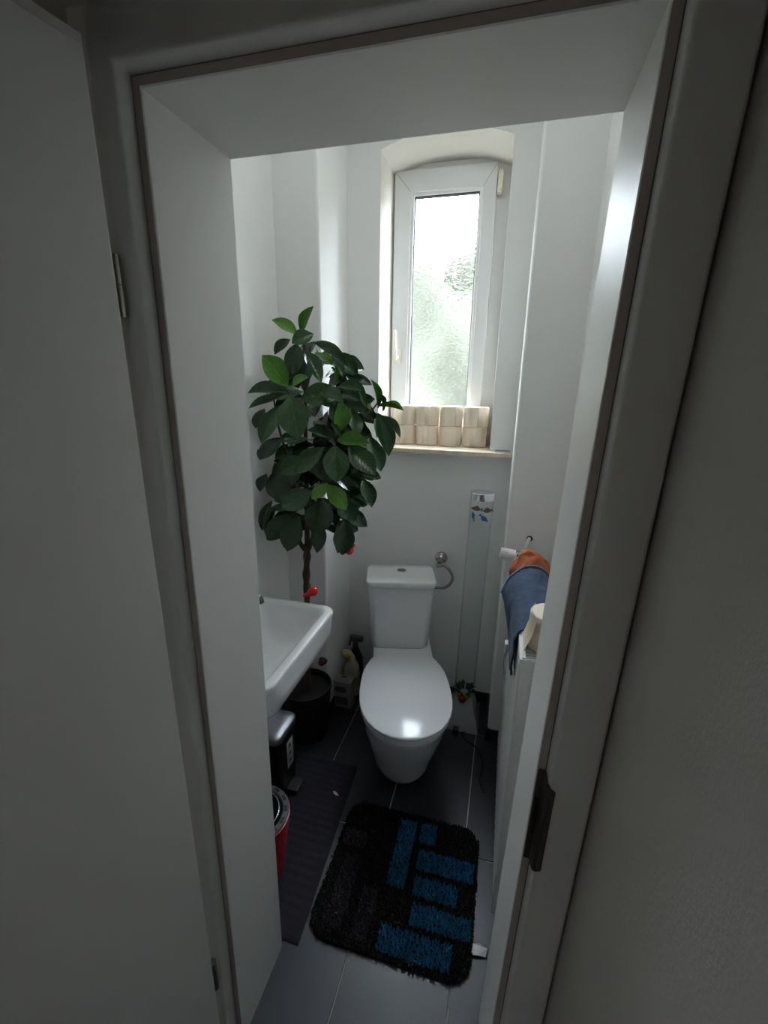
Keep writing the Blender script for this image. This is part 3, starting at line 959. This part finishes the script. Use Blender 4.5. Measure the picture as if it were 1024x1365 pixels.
# ================================================================== TOILET ROLLS ON THE SILL
def roll_mesh(bm, r, h, ro=0.021, n=40, wob=0.0):
    prof = [(ro, 0.0), (r - .004, 0.0), (r - .001, .0015), (r, .005), (r + wob, h * .5), (r, h - .005), (r - .001, h - .0015), (r - .004, h), (ro, h)]
    R_ = [circ(0, 0, z, q, n) for q, z in prof]
    loft(bm, R_, False, False)
SILL = 1.325
rolls = []
spec = [(-0.4885, 2.222, .0555, .000), (-0.3765, 2.222, .0550, .000), (-0.2640, 2.222, .0550, .001), (-0.1480, 2.222, .0560, .000)]
words = ['behind the tree leaves', 'second from the tree', 'third from the tree', 'nearest the right reveal']
for i, (x, y, r, wob) in enumerate(spec):
    for lev in (0, 1):
        h = .0925
        rr_ = r * (1.0 if lev == 0 else (1.0, 1.03, 1.0, 1.045)[i])
        t = thing('toilet_roll', ('bottom' if lev == 0 else 'top') + ' beige toilet roll of the sill stack ' + words[i], 'toilet roll', (x + (0 if lev == 0 else (-.003, -.002, .0, .003)[i]), y + (0 if lev == 0 else (-.001, .0, .0, -.002)[i]), SILL + (0.0005 if lev == 0 else h + .0015)), rng.uniform(0, 6), 'beige toilet rolls stacked on the window sill')
        bm = B(); roll_mesh(bm, rr_, h)
        obj('paper', bm, 'paperroll', t, smooth=False, bevel=0)
        bm = B(); loft(bm, [circ(0, 0, z, q, 24) for q, z in ((.021, .001), (.021, h - .001), (.0195, h - .001), (.0195, .001), (.021, .001))], False, False)
        obj('cardboard_core', bm, 'card', t, smooth=False)
        # loose end of the outer sheet
        bm = B()
        a0 = rng.uniform(-2.3, -0.9) - t.rotation_euler.z
        pts = [(math.cos(a0 + k * .06) * (rr_ + .0012 + .0006 * k), math.sin(a0 + k * .06) * (rr_ + .0012 + .0006 * k)) for k in range(8)]
        loft(bm, [[(px_, py_, .002) for px_, py_ in pts], [(px_, py_, h - .002) for px_, py_ in pts]], False, False, closed=False)
        s_ = obj('loose_sheet', bm, 'paperroll', t, smooth=True)
        md = s_.modifiers.new('s', 'SOLIDIFY'); md.thickness = .0008
for p in bpy.data.objects:
    pass

tray = thing('glass_tray', 'small flat grey glass tray at the right end of the sill', 'tray', (-0.008, 2.062, SILL))
bm = B()
loft(bm, [rrect(-.036, .036, -.017, .017, .005, z) for z in (0.0004, .006)])
obj('dish', bm, 'glasstray', tray, bevel=.001)
bm = B(); loft(bm, [rrect(-.032, .030, -.013, .013, .004, z) for z in (.0062, .0085)])
obj('bar', bm, 'greyplastic', tray)

# ================================================================== PAPER RING ON THE WALL
ring = thing('toilet_paper_ring', 'chrome open ring toilet paper holder on the back wall above the tank', 'paper holder', (-0.258, YB, .787))
bm = B(); lathe(bm, [(.0300, 0), (.0305, .004), (.0290, .010), (.022, .016), (.0135, .021), (.0115, .030)], n=28)
for v in bm.verts: v.co = (v.co.x, -v.co.z, v.co.y)
obj('wall_plate', bm, 'steel', ring, smooth=True)
bm = B()
tube(bm, [(0, -.022, 0), (0, -.050, -.012)], .0125, 16)
tube(bm, [(-.016, -.050, -.026), (.018, -.050, -.018)], .0105, 16)
obj('knuckle', bm, 'steel', ring, smooth=False)
bm = B()
tube(bm, smooth_path([(.006, -.050, -.020), (.030, -.052, -.024), (.052, -.054, -.044), (.066, -.055, -.075), (.060, -.055, -.105), (.040, -.054, -.128), (.015, -.052, -.140), (-.012, -.050, -.142)], 6), .0075, 12)
rg = obj('open_ring', bm, 'steel', ring, smooth=True)
bm = B(); tube(bm, [(-.026, -.050, -.1425), (-.011, -.050, -.142)], .0085, 14)
obj('end_stop', bm, 'darkchrome', rg)

# ================================================================== FISH COLUMN LAMP
lamp = thing('bubble_lamp', 'tall clear fish column lamp with silver foot beside the toilet', 'lamp', (-0.093, 1.925, 0))
lamp.rotation_euler = (0, 0.014, 0)
bm = B()
loft(bm, [rrect(-hx, hx, -hy, hy2, .006, z, 4) for z, hx, hy, hy2 in ((0.0005, .085, .086, .086), (.006, .085, .086, .086), (.160, .042, .046, .046), (.166, .040, .044, .044))])
obj('base', bm, 'lampbase', lamp, bevel=.001)
TZ0, TZ1, TR = .166, 1.172, .0495
bm = B(); loft(bm, [circ(0, 0, z, r, 48) for r, z in ((TR, TZ0), (TR, TZ1 - .02))], False, False)
obj('tube', bm, 'acrylic', lamp, smooth=True)
bm = B(); loft(bm, [circ(0, 0, z, TR - .003, 40) for z in (TZ0 + .002, TZ1 - .078)], True, True)
obj('water', bm, 'water', lamp, smooth=False)
bm = B(); lathe(bm, [(TR + .001, TZ1 - .032), (TR + .0015, TZ1 - .031), (TR + .0015, TZ1 - .003), (TR - .001, TZ1), (.03, TZ1 + .001), (.001, TZ1 + .001)], n=48, cap0=False)
obj('cap', bm, 'chrome', lamp, smooth=False, bevel=0)
def fish(loc, rot, sc, mname, nm):
    bm = B()
    rings = []
    for t, ry, rz in ((-.5, .004, .010), (-.38, .018, .075), (-.2, .04, .17), (.05, .05, .21), (.28, .035, .15), (.40, .018, .06), (.46, .01, .07), (.62, .006, .20)):
        rings.append([(t, ry * math.cos(2 * PI * k / 10), rz * math.sin(2 * PI * k / 10)) for k in range(10)])
    loft(bm, rings)
    box(bm, -.1, .18, -.008, .008, .17, .27)
    for v in bm.verts: v.co = v.co * sc
    o_ = obj(nm, bm, mname, lamp, smooth=False)
    o_.location = loc
    o_.rotation_euler = rot
fish((-.030, -.022, TZ1 - .105), (0, 1.15, 1.0), .046, 'fishblue', 'blue_fish')
fish((.018, -.036, TZ1 - .108), (0, -2.45, .35), .046, 'fishblue', 'blue_fish')
fish((-.022, .015, TZ1 - .082), (0, .2, .4), .050, 'fishtan', 'tan_fish')
fish((.026, .010, TZ1 - .085), (0, -.3, -.6), .050, 'fishtan', 'tan_fish')
for k in range(14):
    bm = B()
    a = k * 2 * PI / 14 + rng.uniform(-.15, .15)
    d = V((math.cos(a), math.sin(a), 0)); s = V((-d.y, d.x, 0))
    q0 = d * .018 + V((0, 0, TZ0 + .004)); q1 = d * .042 + V((0, 0, TZ0 + .016 + rng.uniform(0, .012)))
    q2 = d * .060 + V((0, 0, TZ0 + rng.uniform(.004, .03)))
    ws = .010
    vs = [bm.verts.new(p) for p in (q0 - s * .003, q0 + s * .003, q1 + s * ws, q2, q1 - s * ws)]
    bm.faces.new(vs)
    bm.faces.new([bm.verts.new(v.co + V((0, 0, .0012))) for v in vs])
    obj('plant_leaf', bm, 'plantgreen', lamp)
for k, (x, y, z, r, mn) in enumerate([(-.004, -.046, -.006, .020, 'flower'), (-.022, -.040, .008, .012, 'flowery'), (.016, -.042, .006, .012, 'flowery')]):
    bm = B()
    ret = bmesh.ops.create_icosphere(bm, subdivisions=2, radius=r)
    for v in bm.verts:
        v.co *= 1 + .22 * noise.noise(v.co * 90 + V((k * 5, 0, 0)))
        v.co += V((x, y, TZ0 + z))
    obj('flower', bm, mn, lamp, smooth=True)
bm = B()
tube(bm, smooth_path([(.020, -.088, .010), (.012, -.105, .004), (.04, -.135, .0035), (.085, -.165, .0035), (.12, -.24, .0035), (.11, -.34, .0035), (.135, -.40, .0035)], 7), .003, 7)
obj('power_cord', bm, 'blackplastic', lamp, smooth=True)
bm = B(); loft(bm, [rrect(-.033, -.008, -.112, -.082, .004, z) for z in (.001, .028)])
obj('switch', bm, 'blackplastic', lamp, bevel=.002)

# ================================================================== CARTON AND BOTTLES IN THE CORNER
carton = thing('carton', 'small pale printed carton standing on the floor beside the toilet', 'box', (-.699, 1.870, 0), math.radians(-1))
bm = B(); box(bm, -.052, .052, -.030, .030, .0005, .152)
obj('box', bm, 'carton', carton, bevel=.001, seg=1)
bm = B(); loft(bm, [rrect(-.046, .016, .092, .124, .015, z) for z in (0, .0008)])
for v in bm.verts: v.co = (v.co.x + .012, -.0302 - v.co.z, v.co.y)
obj('dark_oval_print', bm, 'cartonprint', carton)
bm = B(); loft(bm, [rrect(-.030, .036, .020, .064, .006, z) for z in (0, .0008)])
for v in bm.verts: v.co = (v.co.x, -.0302 - v.co.z, v.co.y)
obj('lower_print', bm, 'cartonprint', carton)
bm = B(); box(bm, -.050, .010, -.012, .028, .1522, .1530)
obj('mint_print', bm, 'mint', carton)
bm = B(); box(bm, -.014, .014, .008, .022, .1528, .1538)
obj('dark_tab', bm, 'cartonprint', carton)

bot = thing('cleaner_bottle', 'cream cleaner bottle with yellow nozzle patch behind the carton', 'bottle', (-.688, 1.968, 0))
bm = B()
loft(bm, [rrect(-hx, hx, -hy, hy, min(hx, hy) * .75, z, 6) for z, hx, hy in ((.0005, .040, .026), (.01, .042, .028), (.135, .042, .028), (.165, .040, .027), (.188, .030, .024), (.200, .018, .018), (.212, .0155, .0155))])
obj('body', bm, 'bottle', bot, smooth=True)
bm = B(); loft(bm, [rrect(-hx, hx, -hy, hy, .02, z, 6) for z, hx, hy in ((.06, .0428, .0288), (.12, .0428, .0288))])
obj('label_band', bm, 'lime', bot, smooth=False)
bm = B(); tube(bm, smooth_path([(.004, 0, .205), (-.006, 0, .225), (-.026, -.006, .243), (-.046, -.012, .240)], 6), [.019] * 8 + [.022] * 5 + [.019] * 3 + [.014] * 3, 16)
nz = obj('duck_neck', bm, 'bottle', bot, smooth=True)
bm = B(); tube(bm, [(-.014, -.020, .236), (-.010, -.029, .230)], [.016, .014], 14)
obj('yellow_patch', bm, 'yellow', nz)

sp_ = thing('spray_bottle', 'dark navy spray bottle in the corner behind the cream bottle', 'bottle', (-.690, 2.040, 0))
bm = B()
loft(bm, [rrect(-hx, hx, -hy, hy, min(hx, hy) * .8, z, 6) for z, hx, hy in ((.0005, .040, .025), (.01, .042, .027), (.17, .040, .026), (.21, .024, .020), (.235, .014, .014), (.25, .014, .014))])
obj('body', bm, 'navy', sp_, smooth=True)
bm = B(); loft(bm, [rrect(-.030, .042, -.014, .014, .008, z, 4) for z in (.275, .302)])
box(bm, -.012, .014, -.012, .012, .25, .276)
hd_ = obj('spray_head', bm, 'greyplastic', sp_, bevel=.003)
bm = B(); tube(bm, smooth_path([(-.018, 0, .278), (-.030, 0, .262), (-.034, 0, .24)], 5), .0045, 8)
obj('trigger', bm, 'blackplastic', hd_, smooth=True)

valve = thing('wall_valve', 'small dark red brown wall valve on the pillar below the washbasin', 'valve', (-.760, PLY, .318))
bm = B(); tube(bm, [(0, 0, 0), (0, -.012, 0)], .02, 20)
obj('rosette', bm, 'chrome', valve)
bm = B(); tube(bm, [(0, -.012, 0), (0, -.034, 0)], [.014, .016], 8)
obj('cap', bm, 'redbrown', valve)

# ================================================================== PEDAL BIN
pb = thing('pedal_bin', 'black pedal bin with brushed grey lid under the washbasin', 'bin', (-.815, 1.325, .0092))
bm = B()
loft(bm, [rrect(-hx, hx, -hy, hy, .03, z, 6) for z, hx, hy in ((.0005, .080, .074), (.02, .083, .077), (.27, .088, .081), (.272, .087, .080))])
obj('body', bm, 'blackgloss', pb, smooth=False, bevel=0)
bm = B()
loft(bm, [rrect(-hx, hx, -hy, hy, r, z, 6) for z, hx, hy, r in ((.274, .089, .082, .028), (.276, .091, .084, .03), (.296, .0905, .0835, .03), (.302, .086, .079, .026), (.304, .05, .045, .02))])
obj('lid', bm, 'greymetal', pb, smooth=True)
bm = B(); box(bm, .0885, .0892, -.020, .030, .115, .235)
lb = obj('label_sticker', bm, 'carton', pb)
lb.rotation_euler = (0, 0, 0)
bm = B()
for z0, z1 in ((.20, .222), (.165, .185), (.13, .15)):
    box(bm, .0892, .0896, -.006, .012, z0, z1)
obj('sticker_symbols', bm, 'cartonprint', lb)
bm = B(); loft(bm, [rrect(.084, .125, -.030, .030, .006, z) for z in (.016, .026)])
pd = obj('pedal', bm, 'blackplastic', pb, bevel=.002)
bm = B(); box(bm, .1245, .1265, -.026, .026, .019, .0268)
obj('pedal_edge', bm, 'greymetal', pd)

# ================================================================== RED BUCKET
bk = thing('bucket', 'red plastic bucket with grey rim inside the doorway on the dark mat', 'bucket', (-.690, 1.005, .010))
bm = B()
loft(bm, [circ(0, 0, z, r, 40) for r, z in ((.001, 0.0005), (.082, .0005), (.086, .004), (.112, .215), (.113, .225), (.1145, .226), (.1145, .236), (.110, .237))], False, False)
obj('body', bm, 'redplastic', bk, smooth=False)
bm = B()
loft(bm, [circ(0, 0, z, r, 40) for r, z in ((.1105, .222), (.1125, .240), (.110, .243), (.094, .243), (.090, .239), (.084, .10), (.001, .10))], False, False)
obj('grey_insert', bm, 'greyplastic', bk, smooth=False)
bm = B()
for a in range(0, 360, 24):
    c_, s_ = math.cos(math.radians(a)), math.sin(math.radians(a))
    rgt = V((-s_, c_, 0)); rd_ = V((c_, s_, 0))
    p0 = rd_ * .097 + V((0, 0, .2435)); 
    vs = [bm.verts.new(p0 + rgt * x + rd_ * y + V((0, 0, z))) for z in (0, .0008) for x, y in ((-.012, 0), (.012, 0), (.009, .009), (-.009, .009))]
    bm.faces.new(vs[4:]); bm.faces.new(vs[:4])
    for k in range(4): bm.faces.new((vs[k], vs[(k + 1) % 4], vs[4 + (k + 1) % 4], vs[4 + k]))
so = obj('insert_slots', bm, 'blackplastic', bk)
so['kind'] = 'stuff'
bm = B()
hp = [(.080 * math.cos(a), .080 * math.sin(a), .246 + .004 * math.sin(a)) for a in [math.radians(-95 + 190 * k / 24) for k in range(25)]]
tube(bm, hp, .0022, 8)
obj('wire_handle', bm, 'chrome', bk, smooth=True)

# ================================================================== DARK BATH MAT
bm = B()
c0, c1, c2, c3 = V((-.912, .848, 0)), V((-.465, .842, 0)), V((-.500, 1.508, 0)), V((-.912, 1.516, 0))
NXm, NYm = 20, 132
gv = []
for j in range(NYm + 1):
    t = j / NYm
    row = []
    for i in range(NXm + 1):
        s = i / NXm
        p = c0.lerp(c1, s).lerp(c3.lerp(c2, s), t)
        edge = min(1, min(s, 1 - s) * NXm * .8, min(t, 1 - t) * NYm * .35)
        ph = t * 22
        z = .006 + .0018 * (0.5 + 0.5 * math.sin(ph * 2 * PI)) ** .7 * edge + .0012 * noise.noise(p * 14)
        row.append(bm.verts.new((p.x + .0008 * noise.noise(p * 50), p.y, z * (0.45 + .55 * edge))))
    gv.append(row)
for j in range(NYm):
    for i in range(NXm):
        bm.faces.new((gv[j][i], gv[j][i + 1], gv[j + 1][i + 1], gv[j + 1][i]))
bedge = [e for e in bm.edges if e.is_boundary]
ex = bmesh.ops.extrude_edge_only(bm, edges=bedge)
for v in [g for g in ex['geom'] if isinstance(g, bmesh.types.BMVert)]:
    v.co.z = 0.0006
mt_ = obj('bath_mat', bm, 'matfab', smooth=True)
tag(mt_, 'dark purple grey ribbed bath mat along the left side of the floor', 'mat')

pt = B()
loft(pt, [[(x * s + dx, y * s + dy, z) for x, y in ((-.016, -.003), (-.006, -.007), (.006, -.006), (.016, .002), (.008, .004), (-.006, .004))] for z, s, dx, dy in ((.0095, 1, 0, 0), (.0108, 1, 0, 0), (.0120, .6, .001, .001))])
po = obj('dry_petal', pt, 'petal', smooth=True)
po.location = (-.541, 1.350, 0.0005)
po.rotation_euler = (0, 0, math.radians(-35))
tag(po, 'small pale dry petal lying on the dark bath mat', 'petal')

# ================================================================== SHAGGY RUG
rug = thing('rug', 'black shaggy rug with blue rectangles in front of the toilet', 'rug', (0, 0, 0))
rx0, rx1, ry0, ry1, rr0 = -.462, .034, .872, 1.345, .065
bm = B(); loft(bm, [rrect(rx0 + i_, rx1 - i_, ry0 + i_, ry1 - i_, rr0, z, 8) for z, i_ in ((.0006, .006), (.0012, .002), (.007, .002), (.009, .008))])
obj('backing', bm, 'pileblack', rug)
blocks = [('blue_rectangle', 'pileblue', (-.258, -.197, 1.070, 1.312)), ('blue_rectangle', 'pileblue', (-.178, -.120, 1.240, 1.318)),
          ('blue_rectangle', 'pileblue', (-.172, .022, 1.146, 1.214)), ('blue_rectangle', 'pileblue', (-.168, -.024, 1.062, 1.123)),
          ('blue_rectangle', 'pileblue', (-.160, .026, .978, 1.040)), ('blue_rectangle', 'pileblue', (-.240, -.024, .887, .957)),
          ('grey_rectangle', 'pilegrey', (-.448, -.364, 1.164, 1.222)), ('grey_rectangle', 'pilegrey', (-.418, -.360, .908, 1.136)), ('grey_rectangle', 'pilegrey', (-.327, -.274, .896, 1.050))]
def inside(x, y):
    if not (rx0 <= x <= rx1 and ry0 <= y <= ry1): return False
    dx = max(rx0 + rr0 - x, x - rx1 + rr0, 0); dy = max(ry0 + rr0 - y, y - ry1 + rr0, 0)
    return dx * dx + dy * dy <= rr0 * rr0
def tuft(bm, x, y, hgt, wdt, lean):
    a = rng.uniform(0, 2 * PI)
    tip = V((x + rng.uniform(-lean, lean), y + rng.uniform(-lean, lean), .008 + hgt))
    base = [bm.verts.new((x + wdt * math.cos(a + k * 2.094), y + wdt * math.sin(a + k * 2.094), .0075)) for k in range(3)]
    midp = [bm.verts.new(((v.co.x * .8 + x * .2) * .55 + tip.x * .45, (v.co.y * .8 + y * .2) * .55 + tip.y * .45, .008 + hgt * .62)) for v in base]
    tv = bm.verts.new(tip)
    for k in range(3):
        l = (k + 1) % 3
        bm.faces.new((base[k], base[l], midp[l], midp[k]))
        bm.faces.new((midp[k], midp[l], tv))
bms = [B() for _ in blocks]
bk_ = B()
step = .0056
y = ry0
while y <= ry1:
    x = rx0
    while x <= rx1:
        xx, yy = x + rng.uniform(-.0028, .0028), y + rng.uniform(-.0028, .0028)
        if inside(xx, yy):
            for k, (nm, mn, (a, b, c, d)) in enumerate(blocks):
                if a <= xx <= b and c <= yy <= d:
                    tuft(bms[k], xx, yy, rng.uniform(.011, .018) if mn == 'pileblue' else rng.uniform(.009, .014), .0042, .007)
                    break
            else:
                tuft(bk_, xx, yy, rng.uniform(.008, .012), .0042, .006)
        x += step
    y += step
pl = obj('black_pile', bk_, 'pileblack', rug)
pl['kind'] = 'stuff'
for b_, (nm, mn, r_) in zip(bms, blocks):
    q_ = obj(nm, b_, mn, rug)
    q_['kind'] = 'stuff'
    q_['label'] = ('blue' if mn == 'pileblue' else 'dark grey') + ' raised pile rectangle'
bm = B()
vs0 = [(.024, .955, .004), (.034, .985, .006), (.055, .988, .010), (.078, .984, .004), (.074, .962, .003), (.050, .957, .009)]
loft(bm, [[(x, y_, z) for x, y_, z in vs0], [(x, y_, z + .0012) for x, y_, z in vs0]])
cl = obj('care_label', bm, 'white', rug)
cl['label'] = 'white care label sticking out at the edge'
bm = B(); loft(bm, [[(.0755, .961, z), (.0795, .983, z), (.0775, .984, z), (.0735, .962, z)] for z in (.0044, .0056)])
obj('label_print', bm, 'blackplastic', cl)

# ================================================================== RADIATOR
rad = thing('radiator', 'white double panel radiator on the right wall', 'radiator', (0, 0, 0))
RX0, RX1, RY0, RY1, RZ0, RZ1 = .080, .182, 1.03, 1.75, .085, .965
def panel(x, sgn, nm):
    bm = B()
    n = int((RY1 - RY0) / .0333)
    prof = []
    for k in range(n):
        y0_ = RY0 + k * .0333
        for t, d in ((0, 0), (.008, 0), (.012, .006), (.0215, .006), (.0255, 0)):
            prof.append((x + sgn * d, y0_ + t))
    prof.append((x, RY1))
    zs = [(RZ0, None), (RZ1 - .05, None), (RZ1 - .03, 0), (RZ1 - .006, 0)]
    rings = []
    for z, flat in zs:
        rings.append([((px_ if flat is None else x), py_, z) for px_, py_ in prof])
    loft(bm, rings, False, False, closed=False)
    o_ = obj(nm, bm, 'radiator', rad, smooth=False)
    md = o_.modifiers.new('s', 'SOLIDIFY'); md.thickness = .011; md.offset = 0
panel(RX0 + .006, 1, 'front_panel')
panel(RX1 - .006, -1, 'rear_panel')
bm = B()
y = RY0 + .03
while y < RY1 - .02:
    box(bm, RX0 + .014, RX0 + .046, y, y + .001, RZ0 + .05, RZ1 - .05)
    box(bm, RX1 - .046, RX1 - .014, y, y + .001, RZ0 + .05, RZ1 - .05)
    y += .0333
fo = obj('convector_fins', bm, 'radiator', rad)
fo['kind'] = 'stuff'
bm = B()
y = RY0 + .006
box(bm, RX0 + .006, RX0 + .014, RY0, RY1, RZ1 - .004, RZ1)
box(bm, RX1 - .014, RX1 - .006, RY0, RY1, RZ1 - .004, RZ1)
while y < RY1 - .01:
    box(bm, RX0 + .010, RX1 - .010, y, y + .0035, RZ1 - .005, RZ1 - .0005)
    y += .0125
gr = obj('top_grille', bm, 'radiator', rad)
gr['kind'] = 'stuff'
for yy in (RY0, RY1):
    bm = B()
    box(bm, RX0 + .003, RX0 + .012, yy - .003, yy + .003, RZ0 + .008, RZ1 - .004)
    obj('end_seam', bm, 'radiator', rad)
bm = B(); box(bm, RX0 + .008, RX1 - .008, RY0 - .002, RY0 + .002, RZ0 + .012, RZ1 - .002)
for xx in (.094, .112, .131, .150, .168):
    box(bm, xx - .004, xx + .004, RY0 - .0045, RY0 - .0015, RZ0 + .014, RZ1 - .004)
obj('side_cover', bm, 'radiator', rad)
bm = B(); tube(bm, [(.090, RY0 + .02, RZ0 + .04), (.172, RY0 + .02, RZ0 + .04)], .014, 14)
tube(bm, [(.090, RY0 + .02, RZ1 - .04), (.172, RY0 + .02, RZ1 - .04)], .014, 14)
obj('header_tube', bm, 'radiator', rad)
bm = B()
for yy in (1.2, 1.6):
    box(bm, .176, XR - .001, yy, yy + .03, .25, .29)
    box(bm, .176, XR - .001, yy, yy + .03, .78, .82)
obj('wall_bracket', bm, 'radiator', rad)
# thermostatic valve at the far top end with pipe into the pillar
tv_ = thing('thermostat_valve', 'white radiator thermostat head sticking out beside the orange cloth', 'valve', (0, 0, 0))
bm = B()
tube(bm, [(.018, 1.765, .964), (.022, 1.765, .9635), (.066, 1.762, .9575), (.078, 1.762, .956), (.079, 1.762, .956)], [.0185, .0215, .0235, .0225, .016], 24)
hh = obj('head', bm, 'pvcbright', tv_, smooth=False)
bm = B()
for k in range(18):
    a = 2 * PI * k / 18
    c_ = V((.040, 1.7635 + .0228 * math.cos(a), .961 + .0228 * math.sin(a)))
    tube(bm, [c_ + V((-.018, 0, .0025)), c_ + V((.018, 0, -.0025))], .0014, 5)
gp = obj('grip_ribs', bm, 'pvcbright', hh)
bm = B(); tube(bm, [(.079, 1.762, .959), (.092, 1.762, .96)], .0205, 20)
obj('collar', bm, 'steel', tv_)
bm = B(); tube(bm, [(.092, 1.762, .96), (.118, 1.762, .96)], .012, 14)
tube(bm, [(.110, 1.762, .985), (.110, 1.762, .925)], .011, 14)
obj('valve_body', bm, 'radiator', tv_)
bm = B(); tube(bm, smooth_path([(.110, 1.762, .98), (.112, 1.766, 1.003), (.122, 1.80, 1.012), (.126, PRY + .002, 1.012)], 6), .0075, 12)
obj('pipe', bm, 'radiator', tv_, smooth=True)
bm = B(); tube(bm, [(.128, PRY - .001, 1.013), (.128, PRY + .004, 1.013)], .0125, 16)
obj('wall_hole', bm, 'hole', tv_)

# ================================================================== CLOTHS ON THE RADIATOR
def grid_obj(name, rows, m, parent=None, th=.004, sub=2, wr=.0, seed=0):
    bm = B()
    vv = [[bm.verts.new(p) for p in r] for r in rows]
    for a, b in zip(vv, vv[1:]):
        for k in range(len(a) - 1):
            bm.faces.new((a[k], a[k + 1], b[k + 1], b[k]))
    bmesh.ops.subdivide_edges(bm, edges=bm.edges[:], cuts=2, use_grid_fill=True, smooth=1.0)
    for v in bm.verts:
        n_ = V((noise.noise(v.co * 26 + V((seed, 0, 0))), noise.noise(v.co * 26 + V((0, seed + 9, 0))), noise.noise(v.co * 26 + V((0, 0, seed + 5)))))
        v.co += n_ * wr
    o_ = obj(name, bm, m, parent, smooth=True)
    md = o_.modifiers.new('s', 'SOLIDIFY'); md.thickness = th; md.offset = 0
    sb = o_.modifiers.new('ss', 'SUBSURF'); sb.levels = 1; sb.render_levels = 1
    return o_

tw = thing('towel', 'dark blue towel draped over the near part of the radiator', 'towel', (0, 0, 0))
rows = [
    [(.185, 1.500, .955), (.150, 1.500, .985), (.112, 1.500, .985), (.080, 1.500, .965), (.048, 1.485, .935), (.030, 1.450, .908), (.040, 1.440, .890), (.060, 1.430, .868), (.068, 1.43, .850)],
    [(.185, 1.440, .950), (.150, 1.440, .978), (.112, 1.440, .977), (.078, 1.430, .955), (.055, 1.420, .925), (.047, 1.410, .898), (.056, 1.405, .872), (.064, 1.40, .850), (.068, 1.40, .825)],
    [(.185, 1.370, .945), (.150, 1.370, .966), (.112, 1.370, .965), (.078, 1.370, .948), (.066, 1.360, .920), (.063, 1.350, .890), (.066, 1.345, .860), (.068, 1.34, .832), (.070, 1.34, .800)],
    [(.185, 1.290, .942), (.150, 1.290, .955), (.112, 1.290, .956), (.080, 1.290, .942), (.068, 1.280, .915), (.064, 1.270, .884), (.065, 1.265, .855), (.067, 1.26, .830), (.069, 1.26, .80)],
    [(.185, 1.210, .940), (.150, 1.210, .948), (.112, 1.210, .949), (.082, 1.205, .940), (.070, 1.200, .915), (.069, 1.195, .890), (.070, 1.19, .865), (.071, 1.185, .840), (.072, 1.18, .815)],
    [(.185, 1.155, .938), (.150, 1.155, .943), (.112, 1.155, .944), (.084, 1.155, .938), (.073, 1.150, .917), (.071, 1.150, .895), (.071, 1.15, .872), (.071, 1.148, .852), (.072, 1.145, .832)]]
rows = [[(x, y, z + .032 * min(1, max(0, (z - .86) / .07))) for x, y, z in r] for r in rows]
grid_obj('cloth', rows, 'towel', tw, th=.006, wr=.009, seed=3)
bm = B()
tube(bm, smooth_path([V(p) + V((0, .004, .004)) for p in rows[0][:6]], 6), .0042, 8)
obj('hem', bm, 'hem', tw, smooth=True)

oc = thing('orange_cloth', 'crumpled rust orange cloth on the far end of the radiator', 'cloth', (0, 0, 0))
rows = []
NU, NV = 9, 9
for i in range(NU):
    a = i / (NU - 1)
    r_ = []
    for j in range(NV):
        b = j / (NV - 1)
        x = .060 + .128 * b
        yv_ = 1.510 + .175 * a
        bump_ = (math.sin(PI * min(1, max(0, b * .92 + .06))) ** .6) * (math.sin(PI * (a * .9 + .08)) ** .5)
        z = .972 + .068 * bump_
        if b < .13: z = .957 - (.13 - b) * .2
        if b < .13: x = .066 + .006 * math.sin(a * 9)
        r_.append((x + .004 * math.sin(a * 11 + b * 4), yv_ + .004 * math.sin(b * 9), z + .005 * math.sin(a * 13 + b * 7)))
    rows.append(r_)
grid_obj('cloth', rows, 'orange', oc, th=.005, wr=.013, seed=8)

pr = thing('paper_roll', 'cream paper roll with loose sheet on the near end of the radiator', 'toilet roll', (.152, 1.100, .9665))
bm = B()
roll_mesh(bm, .054, .096)
R_ = obj('paper', bm, 'paperroll', pr, smooth=False)
bm = B(); loft(bm, [circ(0, 0, z, q, 24) for q, z in ((.021, .001), (.021, .095), (.0195, .095), (.0195, .001), (.021, .001))], False, False)
obj('cardboard_core', bm, 'card', pr)
rows = []
for k in range(8):
    t = k / 7
    rows.append([(-.050 - .004 * t - .010 * t * t - .012 * (1 - t) * (abs(s - .5) * 2) ** 2 * -1, .045 - .095 * s, .0965 - .094 * t + .003 * math.sin(PI * s)) for s in (0, .25, .5, .75, 1)])
grid_obj('loose_sheet', rows, 'creampaper', pr, th=.0012, wr=.002, seed=4)

pc = thing('plastic_pouch', 'small clear plastic pouch hanging on the radiator behind the towel', 'pouch', (0, 0, 0))
rows = [[(.0640, 1.30 + .075 * s, .815 - .03 * t - .095 * t) for s in (0, .5, 1)] for t in (0, .33, .66, 1)]
rows = [[(px_ - .010 * math.sin(PI * k / 3), py_, pz_) for px_, py_, pz_ in r] for k, r in enumerate(rows)]
grid_obj('sleeve', rows, 'pouch', pc, th=.002, wr=.003, seed=2)
bm = B(); box(bm, .054, .066, 1.335, 1.365, .775, .812)
obj('white_clip', bm, 'pvcbright', pc, bevel=.002)
